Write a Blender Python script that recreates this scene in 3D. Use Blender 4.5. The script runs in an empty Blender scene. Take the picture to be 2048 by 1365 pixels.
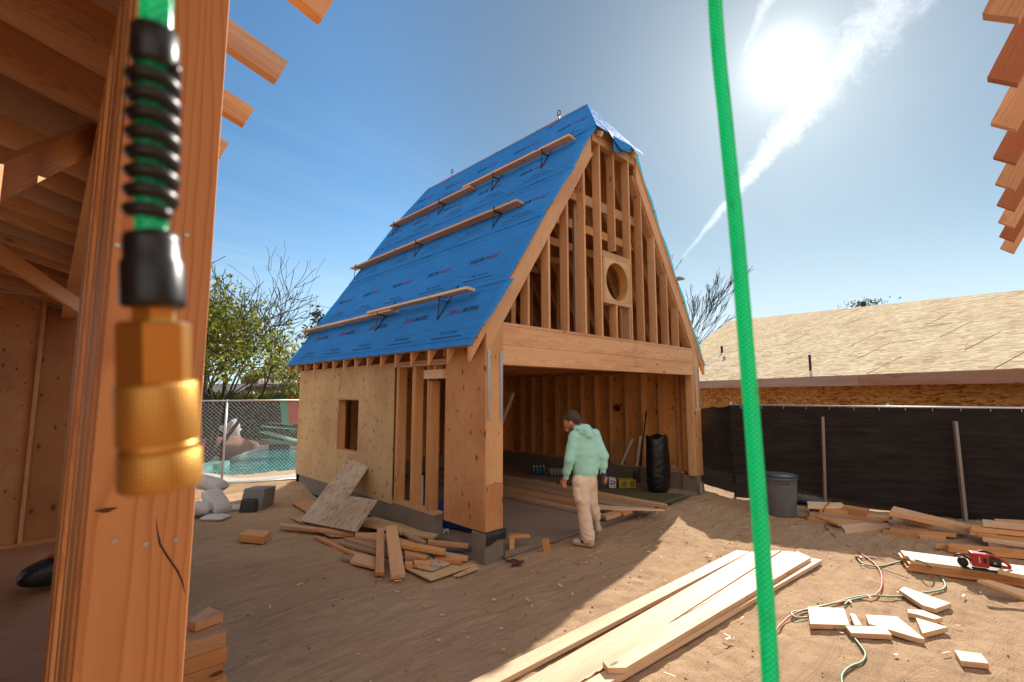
import bpy, bmesh, math, random
import numpy as np
from mathutils import Vector, Matrix, noise as mnoise
R = math.radians
random.seed(7); RNG = np.random.default_rng(7)
scene = bpy.context.scene
COL = scene.collection

# ---------------------------------------------------------------- camera
CAM = Vector((-3.672, -4.234, 1.90)); YAW = .768; PIT = .108; FPX = 958.0
FW = Vector((math.sin(YAW)*math.cos(PIT), math.cos(YAW)*math.cos(PIT), math.sin(PIT)))
RT = Vector((math.cos(YAW), -math.sin(YAW), 0)); UP = RT.cross(FW)
cd = bpy.data.cameras.new('camera'); cam = bpy.data.objects.new('camera', cd); COL.objects.link(cam)
cam.matrix_world = Matrix(((RT.x, UP.x, -FW.x, CAM.x), (RT.y, UP.y, -FW.y, CAM.y), (RT.z, UP.z, -FW.z, CAM.z), (0, 0, 0, 1)))
cd.sensor_width = 36; cd.lens = 36*FPX/2048; cd.clip_start = .02; cd.clip_end = 3000
cd.dof.use_dof = True; cd.dof.focus_distance = 6.5; cd.dof.aperture_fstop = 7.0
scene.camera = cam

def ray(px, py): return FW + RT*((px-1024)/FPX) - UP*((py-682.5)/FPX)
def G(px, py, z=0.0):
    d = ray(px, py); return CAM + d*((z-CAM.z)/d.z)
def onX(px, py, x):
    d = ray(px, py); return CAM + d*((x-CAM.x)/d.x)
def onY(px, py, y):
    d = ray(px, py); return CAM + d*((y-CAM.y)/d.y)
def PV(px, py, dep): return CAM + ray(px, py)*dep
def onP(px, py, p0, n):
    d = ray(px, py); return CAM + d*((p0-CAM).dot(n)/d.dot(n))

# ---------------------------------------------------------------- light
SUN = ray(1565, 130).normalized()
ELEV = math.asin(SUN.z); AZ = math.atan2(SUN.x, SUN.y)
sl = bpy.data.lights.new('sun', 'SUN'); sl.energy = 2.85; sl.angle = R(.55); sl.color = (1, .93, .82)
so = bpy.data.objects.new('sun', sl); COL.objects.link(so)
so.rotation_euler = SUN.to_track_quat('Z', 'Y').to_euler(); so.location = (12, 4, 10)
scene.view_settings.view_transform = 'Standard'; scene.view_settings.look = 'None'
scene.view_settings.exposure = 1.56; scene.view_settings.gamma = 1

world = bpy.data.worlds.new('World'); scene.world = world; world.use_nodes = True
class NB:
    """tiny node-graph helper"""
    def __init__(s, nt): s.nt = nt; s.N = nt.nodes; s.L = nt.links
    def n(s, t, ins=None, **kw):
        nd = s.N.new(t)
        for k, v in kw.items(): setattr(nd, k, v)
        for k, v in (ins or {}).items():
            sk = nd.inputs[k]
            if isinstance(v, bpy.types.NodeSocket): s.L.new(v, sk)
            elif isinstance(v, bpy.types.Node): s.L.new(v.outputs[0], sk)
            else:
                if sk.type == 'RGBA' and len(v) == 3: v = (*v, 1)
                sk.default_value = v
        return nd
    def m(s, op, a, b=0.0, c=0.0, clamp=False):
        return s.n('ShaderNodeMath', {0: a, 1: b, 2: c}, operation=op, use_clamp=clamp).outputs[0]
    def vm(s, op, a, b=(0, 0, 0)):
        nd = s.n('ShaderNodeVectorMath', {0: a, 1: b}, operation=op)
        return nd.outputs['Value'] if op in ('DOT_PRODUCT', 'LENGTH', 'DISTANCE') else nd.outputs[0]
    def mix(s, f, a, b, bt='MIX'):
        nd = s.N.new('ShaderNodeMix'); nd.data_type = 'RGBA'; nd.blend_type = bt
        for i, v in ((0, f), (6, a), (7, b)):
            sk = nd.inputs[i]
            if isinstance(v, bpy.types.NodeSocket): s.L.new(v, sk)
            elif i == 0: sk.default_value = v
            else: sk.default_value = (*v, 1) if len(v) == 3 else v
        return nd.outputs[2]
    def ramp(s, f, stops, interp='LINEAR'):
        nd = s.N.new('ShaderNodeValToRGB'); s.L.new(f, nd.inputs[0]); nd.color_ramp.interpolation = interp
        e = nd.color_ramp.elements
        while len(e) < len(stops): e.new(.5)
        for i, (p, c) in enumerate(stops):
            e[i].position = p; e[i].color = (c, c, c, 1) if not hasattr(c, '__len__') else (*c, 1)
        return nd.outputs[0]
    def ss(s, x, a, b):
        nd = s.n('ShaderNodeMapRange', {'Value': x, 'From Min': a, 'From Max': b, 'To Min': 0.0, 'To Max': 1.0}, interpolation_type='SMOOTHSTEP', clamp=True)
        return nd.outputs[0]
    def noise(s, vec, scale, detail=4, rough=.55, dist=0, dim='3D'):
        return s.n('ShaderNodeTexNoise', {'Vector': vec, 'Scale': scale, 'Detail': detail, 'Roughness': rough, 'Distortion': dist})
    def mapv(s, vec, loc=(0, 0, 0), rot=(0, 0, 0), sc=(1, 1, 1)):
        return s.n('ShaderNodeMapping', {'Vector': vec, 'Location': loc, 'Rotation': rot, 'Scale': sc}).outputs[0]

b = NB(world.node_tree); world.node_tree.nodes.clear()
sky = b.n('ShaderNodeTexSky', sky_type='NISHITA', sun_disc=False)
sky.sun_elevation = ELEV; sky.sun_rotation = AZ; sky.air_density = 1.0; sky.dust_density = .25; sky.ozone_density = 2.5; sky.altitude = 100
D = b.n('ShaderNodeTexCoord').outputs['Generated']
D = b.vm('NORMALIZE', D)
sd = b.m('MAXIMUM', b.vm('DOT_PRODUCT', D, tuple(SUN)), 0.0)
def powk(k, a): return b.m('MULTIPLY', b.m('POWER', sd, float(k)), a)
glow = b.m('ADD', b.m('ADD', powk(1300, 6.5), powk(300, 1.5)), b.m('ADD', powk(40, .62), powk(6, .75)))
skyc = b.mix(1.0, sky.outputs[0], (.60, .84, .90), 'MULTIPLY')
skyc = b.mix(b.ss(sd, .70, .97), skyc, b.mix(1.0, skyc, (.68, .56, .48), 'MULTIPLY'))
glowc = b.mix(1.0, b.n('ShaderNodeCombineColor', {0: glow, 1: glow, 2: glow}).outputs[0], (1.0, .97, .90), 'MULTIPLY')
tot = b.mix(1.0, skyc, glowc, 'ADD')
# high streaky cirrus, denser near the horizon
sep = b.n('ShaderNodeSeparateXYZ', {0: D}); dz = sep.outputs[2]
inv = b.m('DIVIDE', 1.0, b.m('MAXIMUM', b.m('ADD', dz, .08), .05))
pl = b.n('ShaderNodeCombineXYZ', {0: b.m('MULTIPLY', sep.outputs[0], inv), 1: b.m('MULTIPLY', sep.outputs[1], inv), 2: 0.0}).outputs[0]
pl2 = b.mapv(pl, rot=(0, 0, R(44)), sc=(.35, 3.4, 1))
c1 = b.noise(pl2, 1.3, 6, .6, .6).outputs[0]
c2 = b.noise(b.mapv(pl, rot=(0, 0, R(52)), sc=(.2, 1.1, 1)), .8, 3).outputs[0]
cir = b.m('MULTIPLY', b.m('MULTIPLY', b.ss(c1, .42, .75), b.ss(c2, .32, .62)), b.ss(dz, .62, .12))
tot = b.mix(b.m('MULTIPLY', cir, .25), tot, (4.6, 5.2, 5.6))
tot = b.mix(b.m('MULTIPLY', b.ss(dz, .42, .0), .45), tot, (3.9, 4.8, 5.5))
# two aircraft trails: great-circle bands that widen upwards
def trail(col, pa, pb, stops, amp, seed, fade):
    a = ray(*pa).normalized(); c = ray(*pb).normalized()
    n = a.cross(c).normalized(); t = n.cross(a).normalized()
    dd = b.vm('DOT_PRODUCT', D, tuple(n)); tt = b.vm('DOT_PRODUCT', D, tuple(t)); aa = b.vm('DOT_PRODUCT', D, tuple(a))
    ang = b.m('ARCTAN2', tt, aa)
    A = math.atan2(c.dot(t), c.dot(a)); f = b.m('DIVIDE', ang, A)
    nf = b.noise(b.mapv(D, loc=(seed, 0, 0), sc=(1, 1, 1)), 34, 6, .68, .3).outputs[0]
    nf2 = b.noise(b.mapv(D, loc=(0, seed, 0)), 120, 4, .65, .8).outputs[0]
    w = b.ramp(f, stops)
    jit = b.m('MULTIPLY', b.m('SUBTRACT', nf, .5), b.m('MULTIPLY', w, 2.4))
    e = b.m('DIVIDE', b.m('ABSOLUTE', b.m('ADD', dd, jit)), b.m('MAXIMUM', w, .0005))
    body = b.ss(e, 1.35, .05)
    tex = b.m('ADD', .70, b.m('MULTIPLY', b.ss(nf2, .35, .62), .30))
    msk = b.m('MULTIPLY', b.m('MULTIPLY', body, tex), b.m('MULTIPLY', b.ramp(f, fade), amp))
    return b.mix(msk, col, (9.5, 9.7, 9.9))
# added fill light: unseen half of the sky behind the viewer, brightened and warmed
back_fill = b.m('MULTIPLY', b.ss(b.vm('DOT_PRODUCT', D, (-.695, -.719, 0)), -.15, .55), b.ss(dz, -.02, .12)); cv = b.noise(pl, .9, 5, .6).outputs[0]
tot = b.mix(b.m('MULTIPLY', back_fill, b.m('ADD', .55, b.m('MULTIPLY', b.ss(cv, .3, .7), .4))), tot, (9.5, 8.3, 6.9))
hw = b.m('MULTIPLY', b.ss(dz, .30, .02), b.m('MULTIPLY', b.ss(sd, .2, .85), .6)); tot = b.mix(hw, tot, (5.4, 6.0, 6.5))
tot = trail(tot, (1362, 520), (1795, -10), [(0, .0025), (.25, .008), (.45, .016), (.7, .030), (1, .042)], .64, 3.3, [(0, 0), (.02, .18), (.24, .7), (.5, .9), (.72, .6), (1, .5)])
tot = trail(tot, (1484, 110), (1545, -20), [(0, .003), (1, .012)], .5, 7.7, [(0, 0), (.1, .25), (1, .7)])
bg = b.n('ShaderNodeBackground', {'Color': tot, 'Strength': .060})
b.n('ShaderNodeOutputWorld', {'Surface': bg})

# ---------------------------------------------------------------- object helpers
W = {}
def place(o, M=None, parent=None):
    M = M or Matrix.Identity(4); COL.objects.link(o); W[o.name] = M
    if parent: o.parent = parent; o.matrix_local = W[parent.name].inverted() @ M
    else: o.matrix_world = M
    return o
def tag(o, label=None, cat=None, group=None, kind=None):
    if label: o['label'] = label
    if cat: o['category'] = cat
    if group: o['group'] = group
    if kind: o['kind'] = kind
    return o
def thing(name, loc, label, cat, group=None, rz=0):
    o = bpy.data.objects.new(name, None); o.empty_display_size = .1
    return tag(place(o, Matrix.Translation(loc) @ Matrix.Rotation(rz, 4, 'Z')), label, cat, group)
def rawmesh(name, verts, faces, mat=None, smooth=False, uv=None):
    me = bpy.data.meshes.new(name)
    V = np.asarray(verts, dtype=np.float32)
    if isinstance(faces, np.ndarray):
        k = faces.shape[1]; n = len(faces)
        me.vertices.add(len(V)); me.vertices.foreach_set('co', V.ravel())
        me.loops.add(n*k); me.loops.foreach_set('vertex_index', faces.astype(np.int32).ravel())
        me.polygons.add(n); me.polygons.foreach_set('loop_start', np.arange(0, n*k, k, dtype=np.int32))
        me.polygons.foreach_set('loop_total', np.full(n, k, dtype=np.int32)); me.update(calc_edges=True)
    else:
        me.from_pydata([tuple(map(float, v)) for v in verts], [], faces)
    if uv is not None:
        l = me.uv_layers.new(name='UVMap'); li = np.empty(len(me.loops), dtype=np.int32); me.loops.foreach_get('vertex_index', li)
        l.data.foreach_set('uv', np.asarray(uv, dtype=np.float32)[li].ravel())
    if smooth: me.polygons.foreach_set('use_smooth', np.ones(len(me.polygons), dtype=bool))
    if mat: me.materials.append(mat)
    me.validate(); me.update(); return me
def mobj(name, verts, faces, mat, parent=None, smooth=False, M=None, uv=None):
    return place(bpy.data.objects.new(name, rawmesh(name, verts, faces, mat, smooth, uv)), M, parent)
class MB:
    """collects shapes into ONE mesh"""
    def __init__(s): s.v = []; s.f = []; s.uv = []
    def add(s, v, f, uv=None):
        o = len(s.v); s.v += [tuple(x) for x in v]; s.f += [tuple(i+o for i in q) for q in f]
        s.uv += list(uv) if uv is not None else [(0, 0)]*len(v); return s
    def box(s, lo, hi):
        x0, y0, z0 = lo; x1, y1, z1 = hi
        return s.add([(x0,y0,z0),(x1,y0,z0),(x1,y1,z0),(x0,y1,z0),(x0,y0,z1),(x1,y0,z1),(x1,y1,z1),(x0,y1,z1)],
                     [(3,2,1,0),(4,5,6,7),(0,1,5,4),(1,2,6,5),(2,3,7,6),(3,0,4,7)])
    def beam(s, a, c, w, t, up=(0, 0, 1)):
        a = Vector(a); c = Vector(c); d = (c-a).normalized(); up = Vector(up); sd = up.cross(d)
        if sd.length < 1e-4: sd = Vector((1, 0, 0)).cross(d)
        sd.normalize(); u = d.cross(sd)
        v = [p+sd*(w/2*i)+u*(t/2*j) for p in (a, c) for i, j in ((-1,-1),(1,-1),(1,1),(-1,1))]
        return s.add(v, [(3,2,1,0),(4,5,6,7),(0,1,5,4),(1,2,6,5),(2,3,7,6),(3,0,4,7)])
    def tube(s, pts, r, n=8, cap=True, twist=0):
        pts = [Vector(p) for p in pts]; N = len(pts)
        if not hasattr(r, '__len__'): r = [r]*N
        ref = Vector((0, 0, 1)) if abs((pts[-1]-pts[0]).normalized().z) < .9 else Vector((1, 0, 0))
        V = []; UVs = []; L = 0; prev = None
        for i, p in enumerate(pts):
            d = (pts[min(i+1, N-1)]-pts[max(i-1, 0)]); d = d.normalized() if d.length > 1e-9 else Vector((0, 0, 1))
            if prev is None: sd = ref.cross(d).normalized()
            else:
                sd = prev - d*prev.dot(d)
                sd = sd.normalized() if sd.length > 1e-6 else ref.cross(d).normalized()
            prev = sd; u = d.cross(sd)
            if i: L += (p-pts[i-1]).length
            for k in range(n):
                a = 2*math.pi*k/n+twist
                V.append(p+(sd*math.cos(a)+u*math.sin(a))*r[i]); UVs.append((k/n, L))
        F = [(i*n+k, i*n+(k+1) % n, (i+1)*n+(k+1) % n, (i+1)*n+k) for i in range(N-1) for k in range(n)]
        if cap: F += [tuple(range(n-1, -1, -1)), tuple(range((N-1)*n, N*n))]
        return s.add(V, F, UVs)
    def prism(s, top, ext):
        """top: coplanar 3D polygon; ext: extrusion vector"""
        n = len(top); top = [Vector(p) for p in top]; e = Vector(ext)
        nr = sum(((top[i]-top[0]).cross(top[(i+1) % n]-top[0]) for i in range(1, n-1)), Vector())
        if nr.dot(e) > 0: top = top[::-1]
        return s.add(top+[p+e for p in top], [tuple(range(n)), tuple(range(2*n-1, n-1, -1))] + [(i, i+n, (i+1) % n+n, (i+1) % n) for i in range(n)])
    def sheet(s, P):
        """P: grid [rows][cols] of points"""
        r = len(P); c = len(P[0])
        return s.add([q for row in P for q in row], [(i*c+j, i*c+j+1, (i+1)*c+j+1, (i+1)*c+j) for i in range(r-1) for j in range(c-1)],
                     [(j/(c-1), i/(r-1)) for i in range(r) for j in range(c)])
    def build(s, name, mat, parent=None, smooth=False, M=None, bevel=0, solid=0):
        o = place(bpy.data.objects.new(name, rawmesh(name, s.v, s.f, mat, smooth, s.uv)), M, parent)
        if bevel: m = o.modifiers.new('bevel', 'BEVEL'); m.width = bevel; m.segments = 2; m.limit_method = 'ANGLE'; m.angle_limit = R(40)
        if solid: m = o.modifiers.new('solid', 'SOLIDIFY'); m.thickness = solid; m.offset = 0
        return o
def frame(o, x, y):
    x = Vector(x).normalized(); z = x.cross(Vector(y)).normalized(); y = z.cross(x)
    return Matrix(((x.x, y.x, z.x, o[0]), (x.y, y.y, z.y, o[1]), (x.z, y.z, z.z, o[2]), (0, 0, 0, 1)))
def board(name, a, c, w, t, mat, parent=None, up=(0, 0, 1), bevel=0, jit=0):
    """a plank from a to c with its own local frame (X along the grain)"""
    a = Vector(a); c = Vector(c); d = (c-a).normalized(); up = Vector(up); sd = up.cross(d)
    if sd.length < 1e-4: sd = Vector((0, 1, 0)).cross(d)
    L = (c-a).length; M = frame((a+c)/2, d, sd)
    return MB().box((-L/2, -w/2, -t/2), (L/2, w/2, t/2)).build(name, mat, parent, M=M, bevel=bevel)
def slab(name, pts, th, mat, parent=None, down=None, bevel=0, grain=None):
    """pts = 3D coplanar outline of the upper face, extruded by th along `down`"""
    P = [Vector(p) for p in pts]; c = sum(P, Vector())/len(P)
    n = sum(((P[i]-P[0]).cross(P[i+1]-P[0]) for i in range(1, len(P)-1)), Vector()).normalized()
    if down is None:
        down = -n if n.z > 0 else n
    down = Vector(down).normalized()
    if grain is None:
        i = max(range(len(P)), key=lambda k: (P[(k+1) % len(P)]-P[k]).length); g = P[(i+1) % len(P)]-P[i]
    else: g = Vector(grain)
    M = frame(c, g, -down.cross(g)); Mi = M.inverted()
    return MB().prism([Mi @ p for p in P], (Mi.to_3x3() @ down)*th).build(name, mat, parent, M=M, bevel=bevel)
def smooth_path(pts, k=8):
    P = [Vector(p) for p in pts]; P = [P[0]*2-P[1]]+P+[P[-1]*2-P[-2]]; out = []
    for i in range(1, len(P)-2):
        for j in range(k):
            t = j/k; a, b_, c, d = P[i-1], P[i], P[i+1], P[i+2]
            out.append(.5*((2*b_)+(c-a)*t+(2*a-5*b_+4*c-d)*t*t+(3*b_-a-3*c+d)*t**3))
    return out+[P[-2]]

# ---------------------------------------------------------------- materials
MATS = {}
def newmat(name):
    m = bpy.data.materials.new(name); m.use_nodes = True; m.node_tree.nodes.clear(); return m, NB(m.node_tree)
def finish(b, col, rough=.6, bump=None, bs=.3, bd=.01, metal=0.0, spec=.35, extra=None, **kw):
    ins = {'Base Color': col, 'Roughness': rough, 'Metallic': metal, 'Specular IOR Level': spec}
    ins.update(kw)
    if bump is not None: ins['Normal'] = b.n('ShaderNodeBump', {'Height': bump, 'Strength': bs, 'Distance': bd}).outputs[0]
    p = b.n('ShaderNodeBsdfPrincipled', ins)
    sh = p.outputs[0]
    if extra: sh = extra(sh, ins.get('Normal'))
    b.n('ShaderNodeOutputMaterial', {'Surface': sh}); return p
def objvec(b, k=37.0):
    tc = b.n('ShaderNodeTexCoord').outputs['Object']; r = b.n('ShaderNodeObjectInfo').outputs['Random']
    off = b.n('ShaderNodeCombineXYZ', {0: b.m('MULTIPLY', r, k), 1: b.m('MULTIPLY', r, .35), 2: b.m('MULTIPLY', r, .3)}).outputs[0]
    return b.vm('ADD', tc, off), r, tc
def wood(name, early, late, rough=.62, ring=26, contrast=1.0, knots=.5, stain=None, var=.22, bs=.35):
    m, b = newmat(name); v, r, tc = objvec(b)
    pith = b.n('ShaderNodeCombineXYZ', {0: 0.0, 1: b.m('SUBTRACT', b.m('MULTIPLY', b.m('FRACT', b.m('MULTIPLY', r, 17.3)), .3), .15), 2: b.m('ADD', b.m('MULTIPLY', b.m('FRACT', b.m('MULTIPLY', r, 7.1)), .09), .03)}).outputs[0]
    warp = b.noise(b.mapv(v, sc=(.55, 3.5, 3.5)), 1.6, 3, .5)
    wv = b.vm('MULTIPLY', b.vm('SUBTRACT', warp.outputs['Color'], (.5, .5, .5)), (0, .13, .13))
    # knots bend the grain
    kv = b.mapv(v, sc=(1.5, 5.5, 5.5)); vor = b.n('ShaderNodeTexVoronoi', {'Vector': kv, 'Scale': 1.0, 'Randomness': 1.0}); kd = vor.outputs['Distance']
    kn = b.m('MULTIPLY', b.ss(kd, .26, .02), .045*knots)
    q = b.vm('ADD', b.vm('ADD', tc, pith), wv)
    s = b.n('ShaderNodeSeparateXYZ', {0: q})
    rad = b.m('ADD', b.m('SQRT', b.m('ADD', b.m('MULTIPLY', s.outputs[1], s.outputs[1]), b.m('MULTIPLY', s.outputs[2], s.outputs[2]))), kn)
    ph = b.m('FRACT', b.m('MULTIPLY', rad, float(ring*4)))
    ringm = b.ramp(ph, [(0, 0), (.55, .25), (.86, 1), (1, 0)])
    fib = b.noise(b.mapv(v, sc=(2.0, 90, 90)), 1.0, 4, .7).outputs[0]
    big = b.noise(b.mapv(v, sc=(.8, 5, 5)), 1.0, 2).outputs[0]
    f = b.m('ADD', b.m('MULTIPLY', ringm, .55*contrast), b.m('MULTIPLY', b.m('SUBTRACT', fib, .5), .5), clamp=True)
    c = b.mix(f, early, late)
    c = b.mix(b.ss(big, .4, .72), c, b.mix(1.0, c, (.86, .74, .66), 'MULTIPLY'))
    dark = tuple(x*.32 for x in late)
    c = b.mix(b.m('MULTIPLY', b.ss(kd, .10, .05), min(1, knots*1.6)), c, dark)
    bri = b.m('ADD', 1.0-var/2, b.m('MULTIPLY', b.m('FRACT', b.m('MULTIPLY', r, 91.7)), var))
    c = b.mix(1.0, c, b.n('ShaderNodeCombineColor', {0: bri, 1: b.m('POWER', bri, 1.25), 2: b.m('POWER', bri, 1.5)}).outputs[0], 'MULTIPLY')
    # grime and pencil-grey handling marks
    st = b.noise(tc, 3.1, 5, .65).outputs[0]
    c = b.mix(b.m('MULTIPLY', b.ss(st, .56, .78), .30), c, stain or (.20, .13, .085))
    finish(b, c, rough, b.m('ADD', b.m('MULTIPLY', ringm, .4), fib), bs, .0016)
    MATS[name] = m; return m
FIR = wood('fir_lumber', (.62, .365, .195), (.45, .22, .098), var=.34, contrast=1.25, knots=.8)
FIRO = wood('fir_orange', (.62, .325, .135), (.45, .19, .062), var=.34, contrast=1.25, knots=.8)
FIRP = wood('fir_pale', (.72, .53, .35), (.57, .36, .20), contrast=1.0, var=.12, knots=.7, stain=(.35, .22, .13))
FIRG = wood('fir_grey', (.44, .29, .20), (.31, .185, .12), var=.3)
FIRD = wood('fir_red', (.40, .145, .062), (.30, .088, .036), var=.15)
GREYPOST = wood('weathered_timber', (.27, .23, .21), (.15, .125, .115))

VD2 = dict(voronoi_dimensions='2D')
def plywood(name, c1, c2, patch=.7, swirl=.6, patchcol=(.13, .055, .022), psc=3.3, wsc=(.35, 2.2, 2.2)):
    m, b = newmat(name); v, r, tc = objvec(b, 9)
    w = b.noise(b.mapv(v, sc=(.5, 1.6, 1.6)), 1.5, 4, .55, .3)
    q = b.vm('ADD', b.mapv(v, sc=wsc), b.vm('MULTIPLY', w.outputs['Color'], (1.6, 1.6, 1.6)))
    gr = b.n('ShaderNodeTexWave', {'Vector': q, 'Scale': 1.4, 'Distortion': 3.0, 'Detail': 2.0, 'Detail Scale': 1.2}, wave_type='BANDS', bands_direction='DIAGONAL').outputs['Fac']
    fib = b.noise(b.mapv(v, sc=(3, 70, 70)), 1.0, 4, .7).outputs[0]
    f = b.m('ADD', b.m('MULTIPLY', b.ramp(gr, [(0, 0), (.45, .2), (.62, 1), (.75, .15), (1, 0)]), swirl), b.m('MULTIPLY', b.m('SUBTRACT', fib, .45), .7), clamp=True)
    c = b.mix(f, c1, c2)
    big = b.noise(v, 1.3, 4).outputs[0]
    c = b.mix(b.ss(big, .35, .7), c, b.mix(1.0, c, (.80, .70, .62), 'MULTIPLY'))
    # knots and boat patches, aligned with the grain
    kv = b.n('ShaderNodeTexVoronoi', {'Vector': b.mapv(v, sc=(psc, psc*1.75, psc*1.75)), 'Scale': 1.0, 'Randomness': .95}, voronoi_dimensions='2D')
    kk = b.n('ShaderNodeSeparateColor', {0: kv.outputs['Color']})
    keep = b.ss(kk.outputs[0], .36, .38); siz = b.m('ADD', .07, b.m('MULTIPLY', b.m('POWER', kk.outputs[1], 2.5), .13))
    e = b.m('DIVIDE', kv.outputs['Distance'], siz)
    halo = b.m('MULTIPLY', b.ss(e, 1.5, .5), keep)
    c = b.mix(b.m('MULTIPLY', halo, .45*patch), c, patchcol)
    c = b.mix(b.m('MULTIPLY', b.m('MULTIPLY', b.ss(e, .75, .4), keep), patch), c, tuple(x*.6 for x in patchcol))
    finish(b, c, .7, b.m('ADD', fib, b.m('MULTIPLY', gr, .5)), .3, .0018)
    MATS[name] = m; return m
PLY = plywood('plywood_wall', (.60, .41, .215), (.47, .29, .13), patch=.8, swirl=.55, psc=5.2)
PLYR = plywood('plywood_red', (.58, .30, .14), (.44, .19, .075), patch=.75, swirl=.4, psc=4.0)
PLYI = plywood('plywood_inside', (.68, .35, .11), (.54, .23, .06), patch=.8, swirl=.6, psc=3.4)
PLYG = plywood('plywood_grey', (.56, .45, .33), (.25, .18, .12), patch=.05, swirl=1.15, wsc=(.75, 1.15, 1.15))
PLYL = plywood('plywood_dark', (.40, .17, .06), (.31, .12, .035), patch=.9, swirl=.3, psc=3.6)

def osb(name, c1, c2, c3, sc=24):
    m, b = newmat(name); tc = b.n('ShaderNodeTexCoord').outputs['Object']; col = None
    for i, (rot, s) in enumerate(((.2, 1), (1.1, 1.25), (-.7, .9))):
        vo = b.n('ShaderNodeTexVoronoi', {'Vector': b.mapv(tc, loc=(i*3.1, i*5.7, i), rot=(0, 0, rot), sc=(s*.45, s*1.6, 1)), 'Scale': float(sc)}, voronoi_dimensions='2D')
        cc = b.n('ShaderNodeSeparateColor', {0: vo.outputs['Color']})
        g = b.ramp(cc.outputs[0], [(0, c3), (.25, c2), (.6, c1), (1, tuple(min(1, x*1.25) for x in c1))])
        col = g if col is None else b.mix(b.ss(cc.outputs[1], .5, .55), col, g)
    big = b.noise(tc, .8, 4).outputs[0]
    col = b.mix(b.ss(big, .4, .75), col, b.mix(1.0, col, (.88, .82, .76), 'MULTIPLY'))
    finish(b, col, .9, b.noise(tc, 90, 3).outputs[0], .2, .003, spec=0.0); MATS[name] = m; return m
OSBR = osb('osb_roof', (.66, .54, .37), (.57, .45, .29), (.42, .32, .20), 13)
OSBW = osb('osb_wall', (.50, .24, .07), (.38, .16, .04), (.20, .075, .02), 20)

def plain(name, col, rough=.6, nscale=30, namt=.2, bump=.2, bd=.002, metal=0.0, spec=.4, coord='Object', **kw):
    m, b = newmat(name); tc = b.n('ShaderNodeTexCoord').outputs[coord]
    n = b.noise(tc, nscale, 5, .6).outputs[0]; n2 = b.noise(tc, nscale*.13, 3).outputs[0]
    c = b.mix(b.m('MULTIPLY', n, namt), col, tuple(x*.45 for x in col))
    c = b.mix(b.m('MULTIPLY', b.ss(n2, .45, .7), namt), c, tuple(x*.6 for x in col))
    finish(b, c, rough, n, bump, bd, metal, spec, **kw); MATS[name] = m; return m
CONC = plain('concrete', (.23, .19, .155), .9, 22, .45, .5, .006)
CONCD = plain('dark_concrete', (.15, .14, .14), .8, 14, .5, .4, .005)  # darker, greyer concrete for door step and threshold
MEMB = plain('membrane', (.035, .04, .05), .5, 20, .5, .5, .01)
STEEL = plain('galvanised_steel', (.55, .57, .60), .42, 40, .35, .15, .001, .85)
JACK = plain('dark_steel', (.05, .05, .052), .45, 50, .5, .3, .001, .5)
PIPE = plain('grey_pipe', (.38, .38, .38), .5, 30, .3, .1, .001, .5)
BRASS = plain('brass', (.70, .36, .085), .34, 60, .18, .05, .0003, .85)
RUBBER = plain('black_rubber', (.010, .010, .012), .36, 160, .5, .25, .0002, 0.0, .5)
BLACKP = plain('black_plastic', (.012, .012, .014), .38, 12, .5, .8, .02)
GREYP = plain('grey_plastic', (.14, .145, .17), .45, 10, .3, .15, .003)
REDP = plain('red_plastic', (.42, .022, .026), .38, 40, .2, .1, .001)
WHITEP = plain('white_plastic', (.66, .64, .62), .5, 20, .25, .2, .002)
BLUET = plain('blue_tarp', (.012, .06, .26), .45, 8, .4, 1.0, .04)
BAGW = plain('sandbag_cloth', (.62, .60, .60), .85, 120, .35, .6, .004)
REDH = plain('red_hose', (.52, .12, .10), .5, 60, .3, .2, .001)
GRNH = plain('green_garden_hose', (.16, .30, .15), .5, 60, .3, .2, .001)
CORD = plain('brown_cord', (.12, .05, .04), .6, 60, .2, .1, .001)
STUCCO = plain('white_wall', (.62, .60, .62), .9, 8, .2, .3, .01)
ROCK = plain('pale_rock', (.42, .40, .38), .9, 6, .6, .9, .04)
CLAY = plain('terracotta', (.28, .12, .09), .85, 8, .5, .6, .03)
BARK = plain('bark', (.045, .032, .026), .95, 18, .6, 1.0, .03)
COPE = plain('pool_coping', (.52, .50, .46), .8, 10, .4, .4, .01)
LOUNGEG = plain('green_cushion', (.06, .34, .20), .8, 14, .3, .6, .03)
LOUNGER = plain('red_cushion', (.55, .08, .05), .8, 14, .3, .6, .03)
PAPER = plain('paper_label', (.6, .6, .62), .8, 20, .1, .1, .001)
YELB = plain('yellow_carton', (.42, .32, .03), .8, 20, .3, .2, .002)
INK = plain('black_ink', (.010, .03, .085), .7, 40, .2, .1, .001)
REDINK = plain('red_ink', (.17, .05, .18), .7, 40, .2, .1, .001)
TILE = plain('roof_tile', (.16, .09, .07), .9, 6, .5, .6, .02)
SKIN = plain('skin', (.55, .25, .16), .55, 60, .15, .2, .002, **{'Subsurface Weight': .08, 'Subsurface Radius': (.02, .008, .004)})
HAIR = plain('hair', (.075, .045, .028), .5, 90, .6, 1.0, .012)
HOODIE = plain('mint_fleece', (.36, .72, .67), .92, 9, .12, .5, .01)
PANTS = plain('cream_canvas', (.74, .60, .49), .9, 10, .15, .6, .012)
SHOEW = plain('off_white_leather', (.55, .50, .42), .5, 20, .2, .2, .003)
GUM = plain('gum_sole', (.42, .27, .16), .7, 20, .2, .2, .003)
MUST = plain('mustard_suede', (.45, .24, .03), .85, 40, .2, .3, .002)
NAVY = plain('navy_trim', (.02, .015, .06), .6, 40, .2, .1, .002)

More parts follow.
